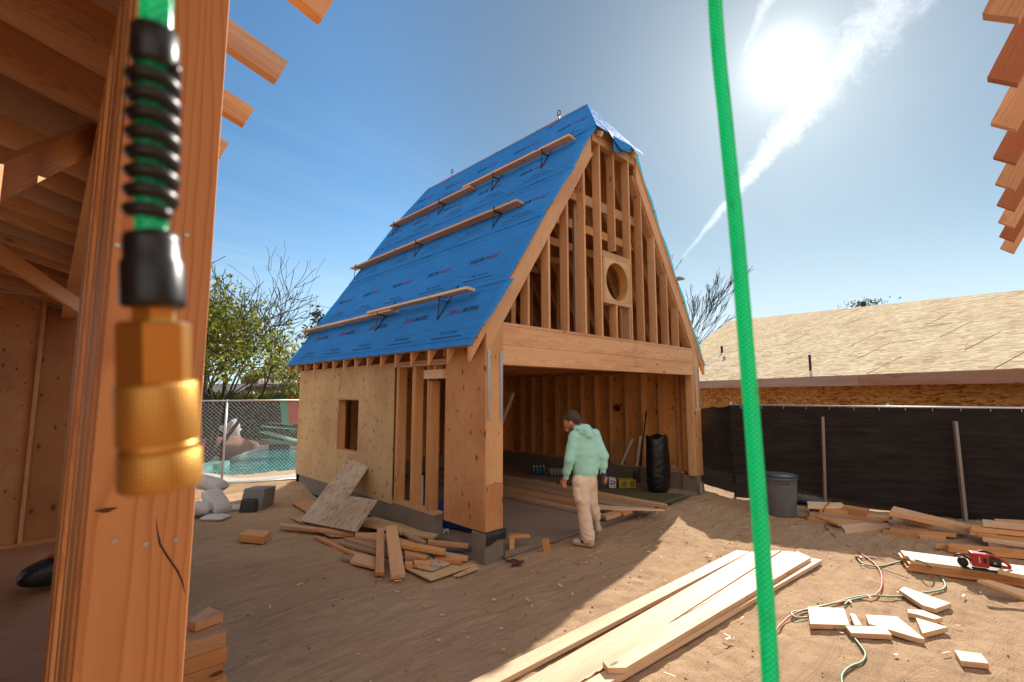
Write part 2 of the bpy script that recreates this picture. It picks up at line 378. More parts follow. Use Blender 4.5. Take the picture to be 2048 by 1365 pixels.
def felt(name, col):
    m, b = newmat(name); tc = b.n('ShaderNodeTexCoord'); o = tc.outputs['Object']; r = b.n('ShaderNodeObjectInfo').outputs['Random']
    v = b.vm('ADD', o, b.n('ShaderNodeCombineXYZ', {0: b.m('MULTIPLY', r, 9.0)}).outputs[0])
    wr = b.noise(b.mapv(v, rot=(0, 0, .6), sc=(2.0, 9, 9)), 1.0, 5, .55, 1.2).outputs[0]
    wr2 = b.noise(b.mapv(v, rot=(0, 0, -.25), sc=(1.2, 16, 16)), 1.0, 4, .5, .8).outputs[0]
    fine = b.noise(v, 260, 2).outputs[0]
    h = b.m('ADD', b.m('ADD', wr, b.m('MULTIPLY', wr2, .55)), b.m('MULTIPLY', fine, .03))
    big = b.noise(v, 1.1, 4).outputs[0]
    c = b.mix(b.ss(big, .3, .75), col, tuple(x*1.14 for x in col))
    c = b.mix(b.m('MULTIPLY', b.ss(wr2, .58, .72), .3), c, tuple(min(1, x*1.6+.02) for x in col))
    sp = b.n('ShaderNodeTexVoronoi', {'Vector': v, 'Scale': 3.2}); c = b.mix(b.ss(sp.outputs['Distance'], .035, .022), c, (.5, .56, .5))
    nrm = b.n('ShaderNodeBump', {'Height': h, 'Strength': .9, 'Distance': .05}).outputs[0]
    p = b.n('ShaderNodeBsdfPrincipled', {'Base Color': c, 'Roughness': .55, 'Specular IOR Level': .22, 'Normal': nrm})
    t = b.n('ShaderNodeBsdfTranslucent', {'Color': (.05, .38, .46, 1), 'Normal': nrm})
    mx = b.n('ShaderNodeMixShader', {0: .28, 1: p.outputs[0], 2: t.outputs[0]})
    b.n('ShaderNodeOutputMaterial', {'Surface': mx}); MATS[name] = m; return m
FELT = felt('blue_underlayment', (.034, .245, .72))

def ground_mat():
    m, b = newmat('sandy_soil'); tc = b.n('ShaderNodeTexCoord').outputs['Object']
    n1 = b.noise(tc, .55, 6, .6).outputs[0]; n2 = b.noise(tc, 5, 7, .65).outputs[0]; n3 = b.noise(tc, 70, 5, .7).outputs[0]; n4 = b.noise(tc, 420, 2, .6).outputs[0]
    track = b.noise(b.mapv(tc, rot=(0, 0, R(14)), sc=(.8, 3.6, 1)), 1.6, 6, .68, 1.0).outputs[0]
    c = b.mix(b.ss(n1, .3, .7), (.52, .355, .22), (.41, .27, .165))
    c = b.mix(b.m('MULTIPLY', b.ss(track, .50, .70), .40), c, (.30, .20, .13))
    c = b.mix(b.m('MULTIPLY', b.ss(n2, .52, .75), .35), c, (.30, .20, .135))
    c = b.mix(b.m('MULTIPLY', b.ss(n3, .55, .72), .45), c, (.60, .45, .32))
    c = b.mix(b.m('MULTIPLY', b.ss(n4, .62, .75), .4), c, (.10, .06, .04))
    peb = b.n('ShaderNodeTexVoronoi', {'Vector': tc, 'Scale': 17.0}); pk = b.n('ShaderNodeSeparateColor', {0: peb.outputs['Color']})
    pm = b.m('MULTIPLY', b.ss(peb.outputs['Distance'], .12, .07), b.ss(pk.outputs[0], .86, .9))
    c = b.mix(pm, c, (.10, .065, .045))
    h = b.m('ADD', b.m('ADD', b.m('MULTIPLY', track, 1.6), b.m('MULTIPLY', n2, .8)), b.m('ADD', b.m('MULTIPLY', n3, .28), b.m('ADD', b.m('MULTIPLY', n4, .07), b.m('MULTIPLY', pm, .25))))
    finish(b, c, .97, h, .85, .042, spec=.03); return m
SOIL = ground_mat()
def grass_mat():
    return plain('grass', (.16, .17, .05), .9, 60, .6, .8, .02)
GRASS = grass_mat()

def leafmat(name, c1, c2, tr=.35):
    m, b = newmat(name); g = b.n('ShaderNodeNewGeometry'); r = g.outputs['Random Per Island']
    c = b.mix(r, c1, c2); p = b.n('ShaderNodeBsdfPrincipled', {'Base Color': c, 'Roughness': .45, 'Specular IOR Level': .5})
    t = b.n('ShaderNodeBsdfTranslucent', {'Color': b.mix(1.0, c, (1.5, 1.7, .6), 'MULTIPLY')})
    b.n('ShaderNodeOutputMaterial', {'Surface': b.n('ShaderNodeMixShader', {0: tr, 1: p.outputs[0], 2: t.outputs[0]})}); return m
LEAF = leafmat('evergreen_leaf', (.035, .052, .013), (.22, .21, .045), .45)
LEAFH = leafmat('hedge_leaf', (.008, .018, .006), (.03, .05, .014), .2)
LEAFY = leafmat('distant_leaf', (.16, .15, .07), (.24, .21, .10))
LEAFP = leafmat('pine_needle', (.01, .018, .01), (.02, .035, .02), .1)

def water_mat():
    m, b = newmat('pool_water'); tc = b.n('ShaderNodeTexCoord').outputs['Object']
    h = b.noise(b.mapv(tc, sc=(1, 1, 1)), 3.2, 4, .55, .6).outputs[0]
    c = b.mix(b.ss(h, .4, .65), (.012, .15, .155), (.05, .28, .27))
    finish(b, c, .06, h, .5, .05, spec=.5); return m
WATER = water_mat()

def hosemat():
    m, b = newmat('green_braided_hose'); uv = b.n('ShaderNodeTexCoord').outputs['UV']
    s = b.n('ShaderNodeSeparateXYZ', {0: uv}); u = s.outputs[0]; v = s.outputs[1]
    a = b.m('SINE', b.m('MULTIPLY', b.m('ADD', b.m('MULTIPLY', v, 135.0), b.m('MULTIPLY', u, 4.0)), 2*math.pi))
    c = b.m('SINE', b.m('MULTIPLY', b.m('SUBTRACT', b.m('MULTIPLY', v, 135.0), b.m('MULTIPLY', u, 4.0)), 2*math.pi))
    d = b.m('MULTIPLY', a, c); k = b.ss(b.m('ABSOLUTE', d), .0, .9); n = b.noise(b.mapv(uv, sc=(2, 9, 1)), 3, 5, .7).outputs[0]
    col = b.mix(k, (.012, .46, .24), (.05, .66, .40)); col = b.mix(b.m('MULTIPLY', b.ss(n, .52, .72), .55), col, (.10, .16, .06))
    nrm = b.n('ShaderNodeBump', {'Height': d, 'Strength': .5, 'Distance': .0006}).outputs[0]
    p = b.n('ShaderNodeBsdfPrincipled', {'Base Color': col, 'Roughness': .25, 'Specular IOR Level': .55, 'Normal': nrm, 'Coat Weight': .4, 'Coat Roughness': .12})
    t = b.n('ShaderNodeBsdfTranslucent', {'Color': b.mix(1.0, col, (1.2, 1.5, 1.5), 'MULTIPLY')})
    b.n('ShaderNodeOutputMaterial', {'Surface': b.n('ShaderNodeMixShader', {0: .62, 1: p.outputs[0], 2: t.outputs[0]})}); return m
HOSE = hosemat()
def screenmat():
    m, b = newmat('black_privacy_screen'); tc = b.n('ShaderNodeTexCoord').outputs['Object']
    n = b.noise(b.mapv(tc, sc=(1, 1, 9)), 1.7, 5, .6, .4).outputs[0]; f = b.noise(tc, 300, 2).outputs[0]
    c = b.mix(b.ss(n, .35, .7), (.011, .0085, .009), (.024, .018, .018))
    nrm = b.n('ShaderNodeBump', {'Height': b.m('ADD', n, b.m('MULTIPLY', f, .04)), 'Strength': .5, 'Distance': .03}).outputs[0]
    p = b.n('ShaderNodeBsdfPrincipled', {'Base Color': c, 'Roughness': .8, 'Specular IOR Level': .2, 'Normal': nrm})
    t = b.n('ShaderNodeBsdfTransparent'); b.n('ShaderNodeOutputMaterial', {'Surface': b.n('ShaderNodeMixShader', {0: .015, 1: p.outputs[0], 2: t.outputs[0]})}); return m
SCREEN = screenmat()
def knurlmat():
    m, b = newmat('knurled_brass'); uv = b.n('ShaderNodeTexCoord').outputs['UV']
    s = b.n('ShaderNodeSeparateXYZ', {0: uv}); u = b.m('MULTIPLY', s.outputs[0], 55.0); v = b.m('MULTIPLY', s.outputs[1], 750.0)
    h = b.m('MULTIPLY', b.m('SINE', b.m('MULTIPLY', b.m('ADD', u, v), math.pi)), b.m('SINE', b.m('MULTIPLY', b.m('SUBTRACT', u, v), math.pi)))
    n = b.noise(uv, 9, 3).outputs[0]
    c = b.mix(b.ss(h, -.3, .5), (.50, .24, .05), (.74, .40, .10)); c = b.mix(b.m('MULTIPLY', b.ss(n, .5, .75), .4), c, (.30, .13, .03))
    finish(b, c, .46, h, .3, .0002, .75); return m
KNURL = knurlmat()

# ================================================================ GROUND
def vnoise(x, y, s, seed=0):
    """cheap tileless value noise on arrays"""
    x = x*s+seed*17.3; y = y*s-seed*9.1; xi = np.floor(x); yi = np.floor(y); fx = x-xi; fy = y-yi
    fx = fx*fx*(3-2*fx); fy = fy*fy*(3-2*fy)
    h = lambda a, c: np.modf(np.abs(np.sin(a*127.1+c*311.7+seed)*43758.5453))[0]
    return (h(xi, yi)*(1-fx)+h(xi+1, yi)*fx)*(1-fy)+(h(xi, yi+1)*(1-fx)+h(xi+1, yi+1)*fx)*fy
POOL = [G(396, 952, -.1), G(463, 957, -.1), G(536, 953, -.1), G(600, 947, -.1), G(640, 925, -.1), G(630, 905, -.1), G(560, 893, -.1), G(528, 894, -.1), G(490, 905, -.1), G(440, 913, -.1), G(396, 922, -.1), Vector((-2.4, 11.5, -.1))]
def inpoly(x, y, P):
    r = np.zeros(x.shape, bool); n = len(P)
    for i in range(n):
        a, c = P[i], P[(i+1) % n]
        r ^= ((a.y > y) != (c.y > y)) & (x < (c.x-a.x)*(y-a.y)/(c.y-a.y+1e-12)+a.x)
    return r
def coords(lo, hi, st, far):
    out = list(np.arange(lo, hi, st)); s = st; a = lo; L = []
    while a > -far: s *= 1.35; a -= s; L.append(a)
    s = st; a = out[-1]; Rr = []
    while a < far: s *= 1.35; a += s; Rr.append(a)
    return np.array(L[::-1]+out+Rr)
xs = coords(-4.5, 8.2, .033, 900); ys = coords(-5.2, 8, .033, 900)
ys = np.sort(np.unique(np.concatenate([ys[ys < 8], np.arange(8, 17.5, .12), ys[ys > 17.5]])))
X, Y = np.meshgrid(xs, ys)
near = np.exp(-np.maximum(0, np.hypot(X-1, Y)-14)/8)
Z = (vnoise(X, Y, .7, 1)-.5)*.045+(vnoise(X, Y, 2.6, 2)-.5)*.016+(vnoise(X, Y, 8, 3)-.5)*.009+(vnoise(X, Y, 15, 4)-.5)*.010
Z += .014*np.maximum(0, vnoise(X+.2*Y, Y*2.2, 5, 5)-.62)*2
Z *= near
def mound(c, r, h):
    global Z
    Z = Z+h*np.exp(-((X-c[0])**2+(Y-c[1])**2)/(r*r))*(.75+.5*vnoise(X, Y, 9, 8))
mound(G(610, 985), .38, .14); mound(G(585, 980), .3, .10); mound(G(1425, 1030), .40, -.06); mound(G(1345, 1028), .3, .07); mound(G(1470, 1012), .5, .05)
frng = np.random.default_rng(3)
for i in range(230):
    fx, fy = (-3.6+9.0*frng.random(), -4.0+7.5*frng.random()); fa = frng.random()*6.28
    m_ = (np.abs(X-fx) < .3) & (np.abs(Y-fy) < .3)
    if not m_.any(): continue
    dx, dy = X[m_]-fx, Y[m_]-fy; u_ = dx*math.cos(fa)+dy*math.sin(fa); v_ = -dx*math.sin(fa)+dy*math.cos(fa); q_ = np.sqrt((u_/.15)**2+(v_/.055)**2)
    Z[m_] += -.007*np.exp(-q_**4)+.004*np.exp(-((q_-1.35)/.35)**2)
inb = (X > .07) & (X < 5.46) & (Y > .06) & (Y < 5.66)
Z = np.where(inb, -.06, Z)
Z = np.where(inpoly(X, Y, POOL), -1.5, Z)
nx, ny = len(xs), len(ys); idx = np.arange(nx*ny).reshape(ny, nx)
F = np.stack([idx[:-1, :-1], idx[:-1, 1:], idx[1:, 1:], idx[1:, :-1]], -1).reshape(-1, 4)
g = mobj('ground', np.stack([X, Y, Z], -1).reshape(-1, 3), F, SOIL, smooth=True); tag(g, kind='structure')
tag(MB().add([p for p in POOL], [tuple(range(len(POOL)))]).build('pool_water', WATER), kind='structure')
def clods():
    V = []; Fc = []
    for i in range(1500):
        a = RNG.random()
        x = -4+11*RNG.random(); y = -4.3+8*RNG.random()
        if 0 < x < 5.5 and y > -.1: continue
        r = .004+.010*RNG.random()**3
        if RNG.random() < .03: r *= 2.2
        o = len(V); 
        for k in range(6):
            d = [(1,0,0),(-1,0,0),(0,1,0),(0,-1,0),(0,0,.8),(0,0,-.8)][k]
            j = .7+.6*RNG.random(); V.append((x+d[0]*r*j, y+d[1]*r*j, .004+r*.4+d[2]*r*j))
        for q in ((0,2,4),(2,1,4),(1,3,4),(3,0,4),(2,0,5),(1,2,5),(3,1,5),(0,3,5)): Fc.append(tuple(o+t for t in q))
    return mobj('soil_crumbs', V, np.array(Fc), plain('soil_clod', (.24, .15, .09), .95, 40, .5, .5, .003))
tag(clods(), 'loose crumbs of sandy soil strewn over the yard', 'soil', kind='stuff')

cm = MB(); crg = random.Random(9)
for i in range(170):
    c = Vector((-2.5+7.5*crg.random(), -3.9+6*crg.random(), .018)); a_ = crg.random()*6.28; l_ = .012+.035*crg.random()**2
    if 0 < c.x < 5.5 and c.y > -.1: continue
    dd_ = Vector((math.cos(a_), math.sin(a_), 0)); cm.beam(c-dd_*l_, c+dd_*l_, .006+.014*crg.random(), .004)
tag(cm.build('wood_chips', FIRP), 'small pale wood chips and splinters littering the yard', 'wood chips', kind='stuff')

# ================================================================ BARN
BW, BL = 5.53, 5.72; PZ = .34; CX = BW/2; SLP = 1.495; EX = -.24; EZ = 2.45; RZ = EZ+SLP*(CX-EX)
def zroof(x): return EZ+SLP*((x if x < CX else BW-x)-EX)
TH = math.atan(SLP); NL = Vector((-math.sin(TH), 0, math.cos(TH))); DL = Vector((math.cos(TH), 0, math.sin(TH)))
barn = thing('gambrel_barn', (0, 0, 0), 'half-built timber barn with steep blue-papered roof and open stud gable', 'barn')
barn.name = 'unfinished_barn'; W['unfinished_barn'] = W.pop('gambrel_barn') if 'gambrel_barn' in W else Matrix.Identity(4)
# --- floor and foundations
MB().box((.0, .0, -.05), (BW, BL, .05)).build('floor_slab', plain('barn_floor', (.32, .225, .165), .9, 9, .5, .4, .006), barn)
fnd = MB(); fnd.box((.0, 1.03, -.3), (.16, BL, PZ)); fnd.box((.0, BL-.16, -.3), (BW, BL, PZ-.002)); fnd.box((BW-.16, .30, -.3), (BW, BL, PZ+.002))
fnd.build('foundation_wall', CONC, barn, bevel=.006)
pd = MB().box((-.012, -.012, -.3), (.275, .235, PZ-.02)).build('corner_pedestal', CONC, barn, bevel=.012)
mb = MB(); rows = []
for i in range(9):
    t = i/8; row = []
    for j in range(13):
        u = j/12; x = .0+u*.30; z = PZ-.005-t*(.145-.05*u+.012*math.sin(9*u)); out = .018+.012*math.sin(5*t)+.006*math.sin(11*u+3*t)
        row.append((x-.01, -.014-out, z))
    rows.append(row)
mb.sheet(rows); mb.sheet([[(-.004+.29*u/6, -.034+.25*v/5, PZ-.004) for u in range(7)] for v in range(6)])
mb.sheet([[(.285+.012*math.sin(3*v), -.03+.2*u/5, PZ-.004-.12*v/4) for u in range(6)] for v in range(5)])
mb.build('membrane_flap', MEMB, pd, smooth=True, solid=.004)
pd2 = MB().box((BW-.25, -.012, -.3), (BW+.012, .30, PZ-.01)).build('corner_pedestal', CONC, barn, bevel=.012)
MB().box((BW-.12, -.03, PZ-.13), (BW+.03, .2, PZ-.004)).build('membrane_flap', MEMB, pd2, bevel=.01)
MB().box((.02, .25, .052), (.14, 1.0, .058)).build('threshold', CONCD, barn)
MB().box((-.28, .22, -.02), (-.002, 1.02, .035)).build('door_step', CONCD, barn, bevel=.01)
# --- wall studs, plates and sheathing
def brd(n, a, c, w, t, m=FIR, up=(0, 0, 1), p=barn): return board(n, a, c, w, t, m, p, up)
def sheet_yz(n, x, y0, y1, z0, z1, m, th=.012, p=barn, flip=False):
    """vertical plywood sheet in the plane x with its grain upright"""
    c = Vector((x, (y0+y1)/2, (z0+z1)/2)); M = frame(c, (0, 0, 1), (0, 1, 0)); h = (z1-z0)/2; w = (y1-y0)/2
    return MB().box((-h, -w, -th/2), (h, w, th/2)).build(n, m, p, M=M)
def sheet_xz(n, y, x0, x1, z0, z1, m, th=.012, p=barn):
    c = Vector(((x0+x1)/2, y, (z0+z1)/2)); M = frame(c, (0, 0, 1), (1, 0, 0)); h = (z1-z0)/2; w = (x1-x0)/2
    return MB().box((-h, -w, -th/2), (h, w, th/2)).build(n, m, p, M=M)
XL = -.006
ply = []
ply.append(sheet_yz('plywood_sheet', XL, 4.99, BL, PZ-.02, 2.34, PLY))
ply.append(sheet_yz('plywood_sheet', XL, 3.90, 4.986, PZ-.018, 2.34, PLY))
# window bay: pieces round the opening make one cut sheet
mbw = MB(); Mw = frame((XL, 3.3, 1.3), (0, 0, 1), (0, 1, 0))
def bx(y0, y1, z0, z1): mbw.box((z0-1.3, y0-3.3, -.006), (z1-1.3, y1-3.3, .006))
bx(2.80, 3.896, 1.80, 2.34); bx(2.80, 3.896, PZ-.02, .915); bx(2.80, 3.14, .915, 1.80)
mbw.build('window_sheet', PLY, barn, M=Mw)
sheet_yz('plywood_sheet', XL, 2.04, 2.796, PZ-.02, 2.34, PLY)
sheet_yz('plywood_sheet', XL, .0, .775, PZ-.005, 2.56, PLYR, .014)
for z in (.34,):
    brd('sill_plate', (.07, 1.0, z+.020), (.07, BL-.02, z+.020), .13, .036)
brd('top_plate', (.07, .02, 2.285), (.07, BL-.02, 2.285), .13, .036); brd('top_plate', (.07, .02, 2.325), (.07, BL-.02, 2.325), .135, .036)
WX = .068
stud_y = [1.98, 3.93, 3.10, 4.45, 4.85, 5.25, 5.65]
for y in stud_y: brd('stud', (WX, y, PZ+.04), (WX, y, 2.265), .036, .13, FIRO, (1, 0, 0))
brd('stud', (WX, 1.575, PZ+.06), (WX, 1.575, 2.265), .13, .045, FIRO, (0, 1, 0)) if 0 else None
for y0, w in ((1.93, .05), (1.50, .085), (1.11, .07)):
    brd('stud', (.07, y0+w/2, PZ+.04), (.07, y0+w/2, 2.265 if y0 > 1.2 else 2.06), w, .13, FIRO, (1, 0, 0))
brd('stud', (.073, 1.20, PZ+.04), (.073, 1.20, 2.265), .036, .13, FIRO, (1, 0, 0))
brd('cripple_stud', (.07, 1.06, 2.20), (.07, 1.06, 2.265), .036, .12, FIRO, (1, 0, 0))
brd('door_header', (.0, 1.20, 2.145), (.0, .77, 2.145), .115, .13, FIRP, (1, 0, 0)).name = 'door_header'
brd('window_sill', (.065, 3.14, .925), (.065, 3.91, .925), .13, .03)
brd('window_header', (.065, 3.14, 1.80), (.065, 3.91, 1.80), .13, .036)
# --- front columns
def column(x0, x1, y1, side):
    c = brd('corner_column', ((x0+x1)/2, y1/2+.006, PZ-.003), ((x0+x1)/2, y1/2+.006, 2.62), x1-x0-.016, y1-.02, FIR, (0, 1, 0))
    return c
column(0.008, .262, .14, -1)
zt0 = zroof(.0)-.02; zt1 = zroof(.262)-.03
# facing sheet of the left column, cut to the roof slope, in two pieces
slab('column_facing', [(0.0, -.002, .855), (.264, -.002, .855), (.264, -.002, 2.74), (.264, -.002, 3.05), (0.0, -.002, 2.70)], .014, PLYR if 0 else plywood('plywood_orange', (.62, .36, .18), (.50, .26, .115), patch=.55, swirl=.4, psc=3.5), barn, down=(0, 1, 0), grain=(0, 0, 1))
PLYO = MATS['plywood_orange']
slab('column_facing', [(0.0, -.005, PZ-.005), (.264, -.005, PZ-.005), (.264, -.005, .852), (0.0, -.005, .852)], .014, PLYR, barn, down=(0, 1, 0), grain=(0, 0, 1))
brd('corner_column', (5.39, .085, PZ), (5.39, .085, 2.62), .245, .15, FIR, (0, 1, 0)); brd('trimmer', (5.245, .075, PZ), (5.245, .075, 2.25), .04, .13, FIR, (0, 1, 0))
slab('column_facing', [(5.27, -.004, 1.56), (BW, -.004, 1.56), (BW, -.004, 2.70), (5.27, -.004, 3.05)], .012, FIR, barn, down=(0, 1, 0), grain=(0, 0, 1))
slab('column_facing', [(5.285, -.006, PZ), (BW, -.006, PZ), (BW, -.006, 1.557), (5.285, -.006, 1.557)], .012, PLYR, barn, down=(0, 1, 0), grain=(0, 0, 1))
# metal straps with nail rows
def strap(x, z0, z1, y=-.008, w=.042):
    s = MB().box((x, y-.003, z0), (x+w, y, z1)).build('metal_strap', STEEL, barn)
    nb = MB(); k = 0; z = z0+.02
    while z < z1-.01:
        xx = x+w*(.28 if k % 2 else .72); nb.tube([(xx, y-.0032, z), (xx, y-.0060, z)], .0045, 6); z += .036; k += 1
    nb.build('nail_heads', JACK, s)
strap(.014, 1.59, 2.42); strap(.212, 1.57, 2.40); strap(5.31, 1.62, 2.42); strap(5.47, 1.62, 2.42)
# --- header over the garage opening
brd('header_beam', (.265, .07, 2.601), (5.27, .07, 2.601), .14, .234, FIR); brd('header_beam', (.265, .072, 2.362), (5.27, .072, 2.362), .144, .238, FIR)
brd('gable_plate', (.265, .070, 2.740), (5.27, .070, 2.740), .146, .038, FIR)
# --- gable studs
def zlow(x): return zroof(x)-.46
GS = []
for xr in (.744, 1.148, 1.55, 1.958, 2.367, 3.199, 3.572, 3.989, 4.397, 4.78):
    x = xr-.019; z1 = min(zlow(x)+.02, 5.83); GS.append(x)
    brd('gable_stud', (x, .075, 2.76), (x, .075, z1), .038, .135, FIRP if x > 9 else FIR, (0, 1, 0))
brd('gable_stud', (2.74, .075, 2.76), (2.74, .075, 3.30), .038, .135, FIR, (0, 1, 0)); brd('gable_stud', (2.74, .075, 4.17), (2.74, .075, 5.83), .038, .135, FIR, (0, 1, 0))
brd('gable_stud', (3.13, .08, 2.76), (3.13, .08, 3.30), .038, .125, FIRG, (0, 1, 0)); brd('inner_post', (2.13, .35, 2.40), (2.13, .35, 4.9), .07, .038, FIRG, (0, 1, 0))
# collar at the clipped top
brd('collar_beam', (2.16, .055, 5.90), (3.37, .055, 5.90), .11, .15, FIR); 
# rakes (front rafters) with the tail, mirrored
def rafter(y0, y1, ztop, name='rafter', mat=FIR, full=.42, mirror=False, pr=barn):
    z = lambda x: zroof(x)-.022
    xt = min(CX-.02, EX+(ztop-EZ)/SLP)
    pts = [(EX, z(EX)), (xt, z(xt)), (xt, z(xt)-full), (.0, z(0)-full), (-.003, z(0)-.17), (EX, z(EX)-.17)]
    if mirror: pts = [(BW-x, zz) for x, zz in pts]
    return slab(name, [(x, y0, zz) for x, zz in pts], y1-y0, mat, pr, down=(0, 1, 0), grain=(DL.x*(-1 if mirror else 1), 0, DL.z))
for k in range(15):
    y0 = .012+.4035*k; 
    if k == 14: y0 = BL-.045
    ztop = RZ-.03
    if k == 0: ztop = 5.98
    if k == 1: ztop = 6.45
    if k == 14: ztop = 5.98
    if k == 13: ztop = 6.40
    for mir in (False, True):
        rafter(y0-(.016 if k == 0 else 0), y0+.038, ztop, 'rake_board' if k in (0, 14) else 'rafter', FIR if k == 0 else FIRO, mirror=mir)
# doubled inner rake edge strip and gable sole
for s in (1, -1):
    a = Vector((.30, .10, 2.80)); c = Vector((2.20, .10, 2.80+SLP*1.9))
    if s < 0: a.x = BW-a.x; c.x = BW-c.x
    brd('rake_backing', a, c, .14, .036, FIR, (0, 0, 1))
brd('ridge_board', (CX, .55, RZ-.14), (CX, 5.40, RZ-.14), .036, .22, FIRO)
# collar ties seen through the gable
for y in (.50, 1.3, 2.1, 2.9, 3.7, 4.5, 5.3): brd('collar_tie', (1.46, y, 4.62), (BW-1.46, y, 4.62), .038, .14, FIRO)
brd('purlin', (1.52, .24, 4.95), (4.1, .24, 4.95), .04, .16, FIR)
for x0, z0, z1 in ((1.30, 2.5, 4.6), (4.22, 2.5, 4.6)):
    for y in (.9, 1.7, 2.5, 3.3, 4.1, 4.9): brd('knee_stud', (x0, y, z0), (x0, y, z1-.1), .038, .09, FIRO, (1, 0, 0))
# attic joists and deck (= garage ceiling)
for k in range(15):
    y = .20+.4*k
    if y < BL-.05: brd('ceiling_joist', (.14, y, 2.425), (BW-.14, y, 2.425), .038, .13, FIRD if k % 2 else FIRO)
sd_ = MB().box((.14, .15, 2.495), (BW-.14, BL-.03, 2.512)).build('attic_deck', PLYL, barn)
# right and rear walls, seen from the inside
x = BW-.012; ys_ = [0.02, 1.16, 2.38, 3.6, 4.82, BL-.02]
for i in range(5): sheet_yz('plywood_sheet', BW+.006, ys_[i]+.002, ys_[i+1]-.002, PZ-.01, 2.42, PLYI)
k = 0; y = .40
while y < BL-.1:
    brd('stud', (BW-.07, y, PZ+.02), (BW-.07, y, 2.30), .038, .135, FIRO, (1, 0, 0)); y += .4035
brd('sill_plate', (BW-.07, .32, PZ+.022), (BW-.07, BL-.1, PZ+.022), .135, .036, FIRO); brd('top_plate', (BW-.07, .1, 2.32), (BW-.07, BL-.1, 2.32), .135, .036, FIRO)
xs_ = [.0, 1.1, 2.2, 3.3, 4.4, BW]
for i in range(5): sheet_xz('plywood_sheet', BL+.006, xs_[i]+.002, xs_[i+1]-.002, PZ-.01, 2.42, PLYI)
x = .25
while x < BW-.2:
    brd('stud', (x, BL-.07, PZ+.02), (x, BL-.07, 2.30), .038, .135, FIRO, (0, 1, 0)); x += .4035
brd('sill_plate', (.1, BL-.07, PZ+.022), (BW-.1, BL-.07, PZ+.022), .135, .036, FIRO)
# rear gable sheathing
slab('rear_gable_sheet', [(.0, BL+.004, 2.43), (BW, BL+.004, 2.43), (BW-2.2, BL+.004, 5.95), (2.2, BL+.004, 5.95)], .012, PLYI, barn, down=(0, 1, 0), grain=(0, 0, 1))
# --- round window in the gable
def ringpts(cx, cz, r, y, n=48): return [Vector((cx+r*math.cos(2*math.pi*i/n), y, cz+r*math.sin(2*math.pi*i/n))) for i in range(n)]
rw = thing('x', (0, 0, 0), None, None); bpy.data.objects.remove(rw)
wc = Vector((2.763, 0, 3.665)); wr = .305
def square_ring(y0, y1, half, hz, r, mb):
    n = 48; outer = []
    for i in range(n):
        a = 2*math.pi*i/n; c, s = math.cos(a), math.sin(a); k = min(half/abs(c) if abs(c) > 1e-6 else 9, hz/abs(s) if abs(s) > 1e-6 else 9); outer.append((wc.x+c*k, wc.z+s*k))
    inner = [(wc.x+r*math.cos(2*math.pi*i/n), wc.z+r*math.sin(2*math.pi*i/n)) for i in range(n)]
    V = [(x, y0, z) for x, z in outer]+[(x, y0, z) for x, z in inner]+[(x, y1, z) for x, z in outer]+[(x, y1, z) for x, z in inner]
    Fq = []
    for i in range(n):
        j = (i+1) % n
        Fq += [(i, j, n+j, n+i), (2*n+i, 3*n+i, 3*n+j, 2*n+j), (n+i, n+j, 3*n+j, 3*n+i), (i, 2*n+i, 2*n+j, j)]
    mb.add([(x-wc.x, y, z-wc.z) for x, y, z in V], Fq)
q = MB(); square_ring(.002, .020, .345, .345, wr, q)
wo = q.build('round_window_panel', PLY, barn, M=Matrix.Translation((wc.x, 0, wc.z)))
q = MB(); square_ring(.022, .155, .325, .325, wr+.004, q); q.build('window_reveal', FIRO, wo, M=Matrix.Translation((wc.x, 0, wc.z)), smooth=False)
for z0, z1 in ((3.315, 3.315), (4.06, 4.06)):
    brd('window_rail', (2.375, .07, z0), (3.16, .07, z0), .14, .05 if z0 < 4 else .10, FIR)
for xx in (2.395, 2.42, 3.125): brd('window_stile', (xx, .055, 3.345), (xx, .055, 4.00), .018, .11, FIR, (0, 1, 0))
brd('gable_stud', (3.18, .076, 3.30), (3.18, .076, 5.83), .038, .135, FIR, (0, 1, 0)) if 0 else None
# --- roof sheathing
def roofpt(s, y, off=0.0, mir=False):
    p = Vector((EX, y, EZ))+DL*s+NL*off
    if mir: p.x = BW-p.x
    return p
SK = (6.0-EZ)/math.sin(TH); SR = (RZ-EZ)/math.sin(TH); YF0, YF1, YR0, YR1 = -.02, -.10, .53, 5.43; YB = 5.80
for mir in (False, True):
    P = [roofpt(0, YF0, -.018, mir), roofpt(SK, YF0, -.018, mir), roofpt(SR, YR0, -.018, mir), roofpt(SR, YR1, -.018, mir), roofpt(SK, YB, -.018, mir), roofpt(0, YB, -.018, mir)]
    slab('roof_sheathing', P, .014, PLYI, barn, down=(-NL if not mir else Vector((NL.x, 0, -NL.z))), grain=(0, 1, 0))
slab('hip_sheathing', [(2.17, BL+.06, 5.98), (3.36, BL+.06, 5.98), (CX, YR1, RZ-.012)], .012, PLYI, barn)
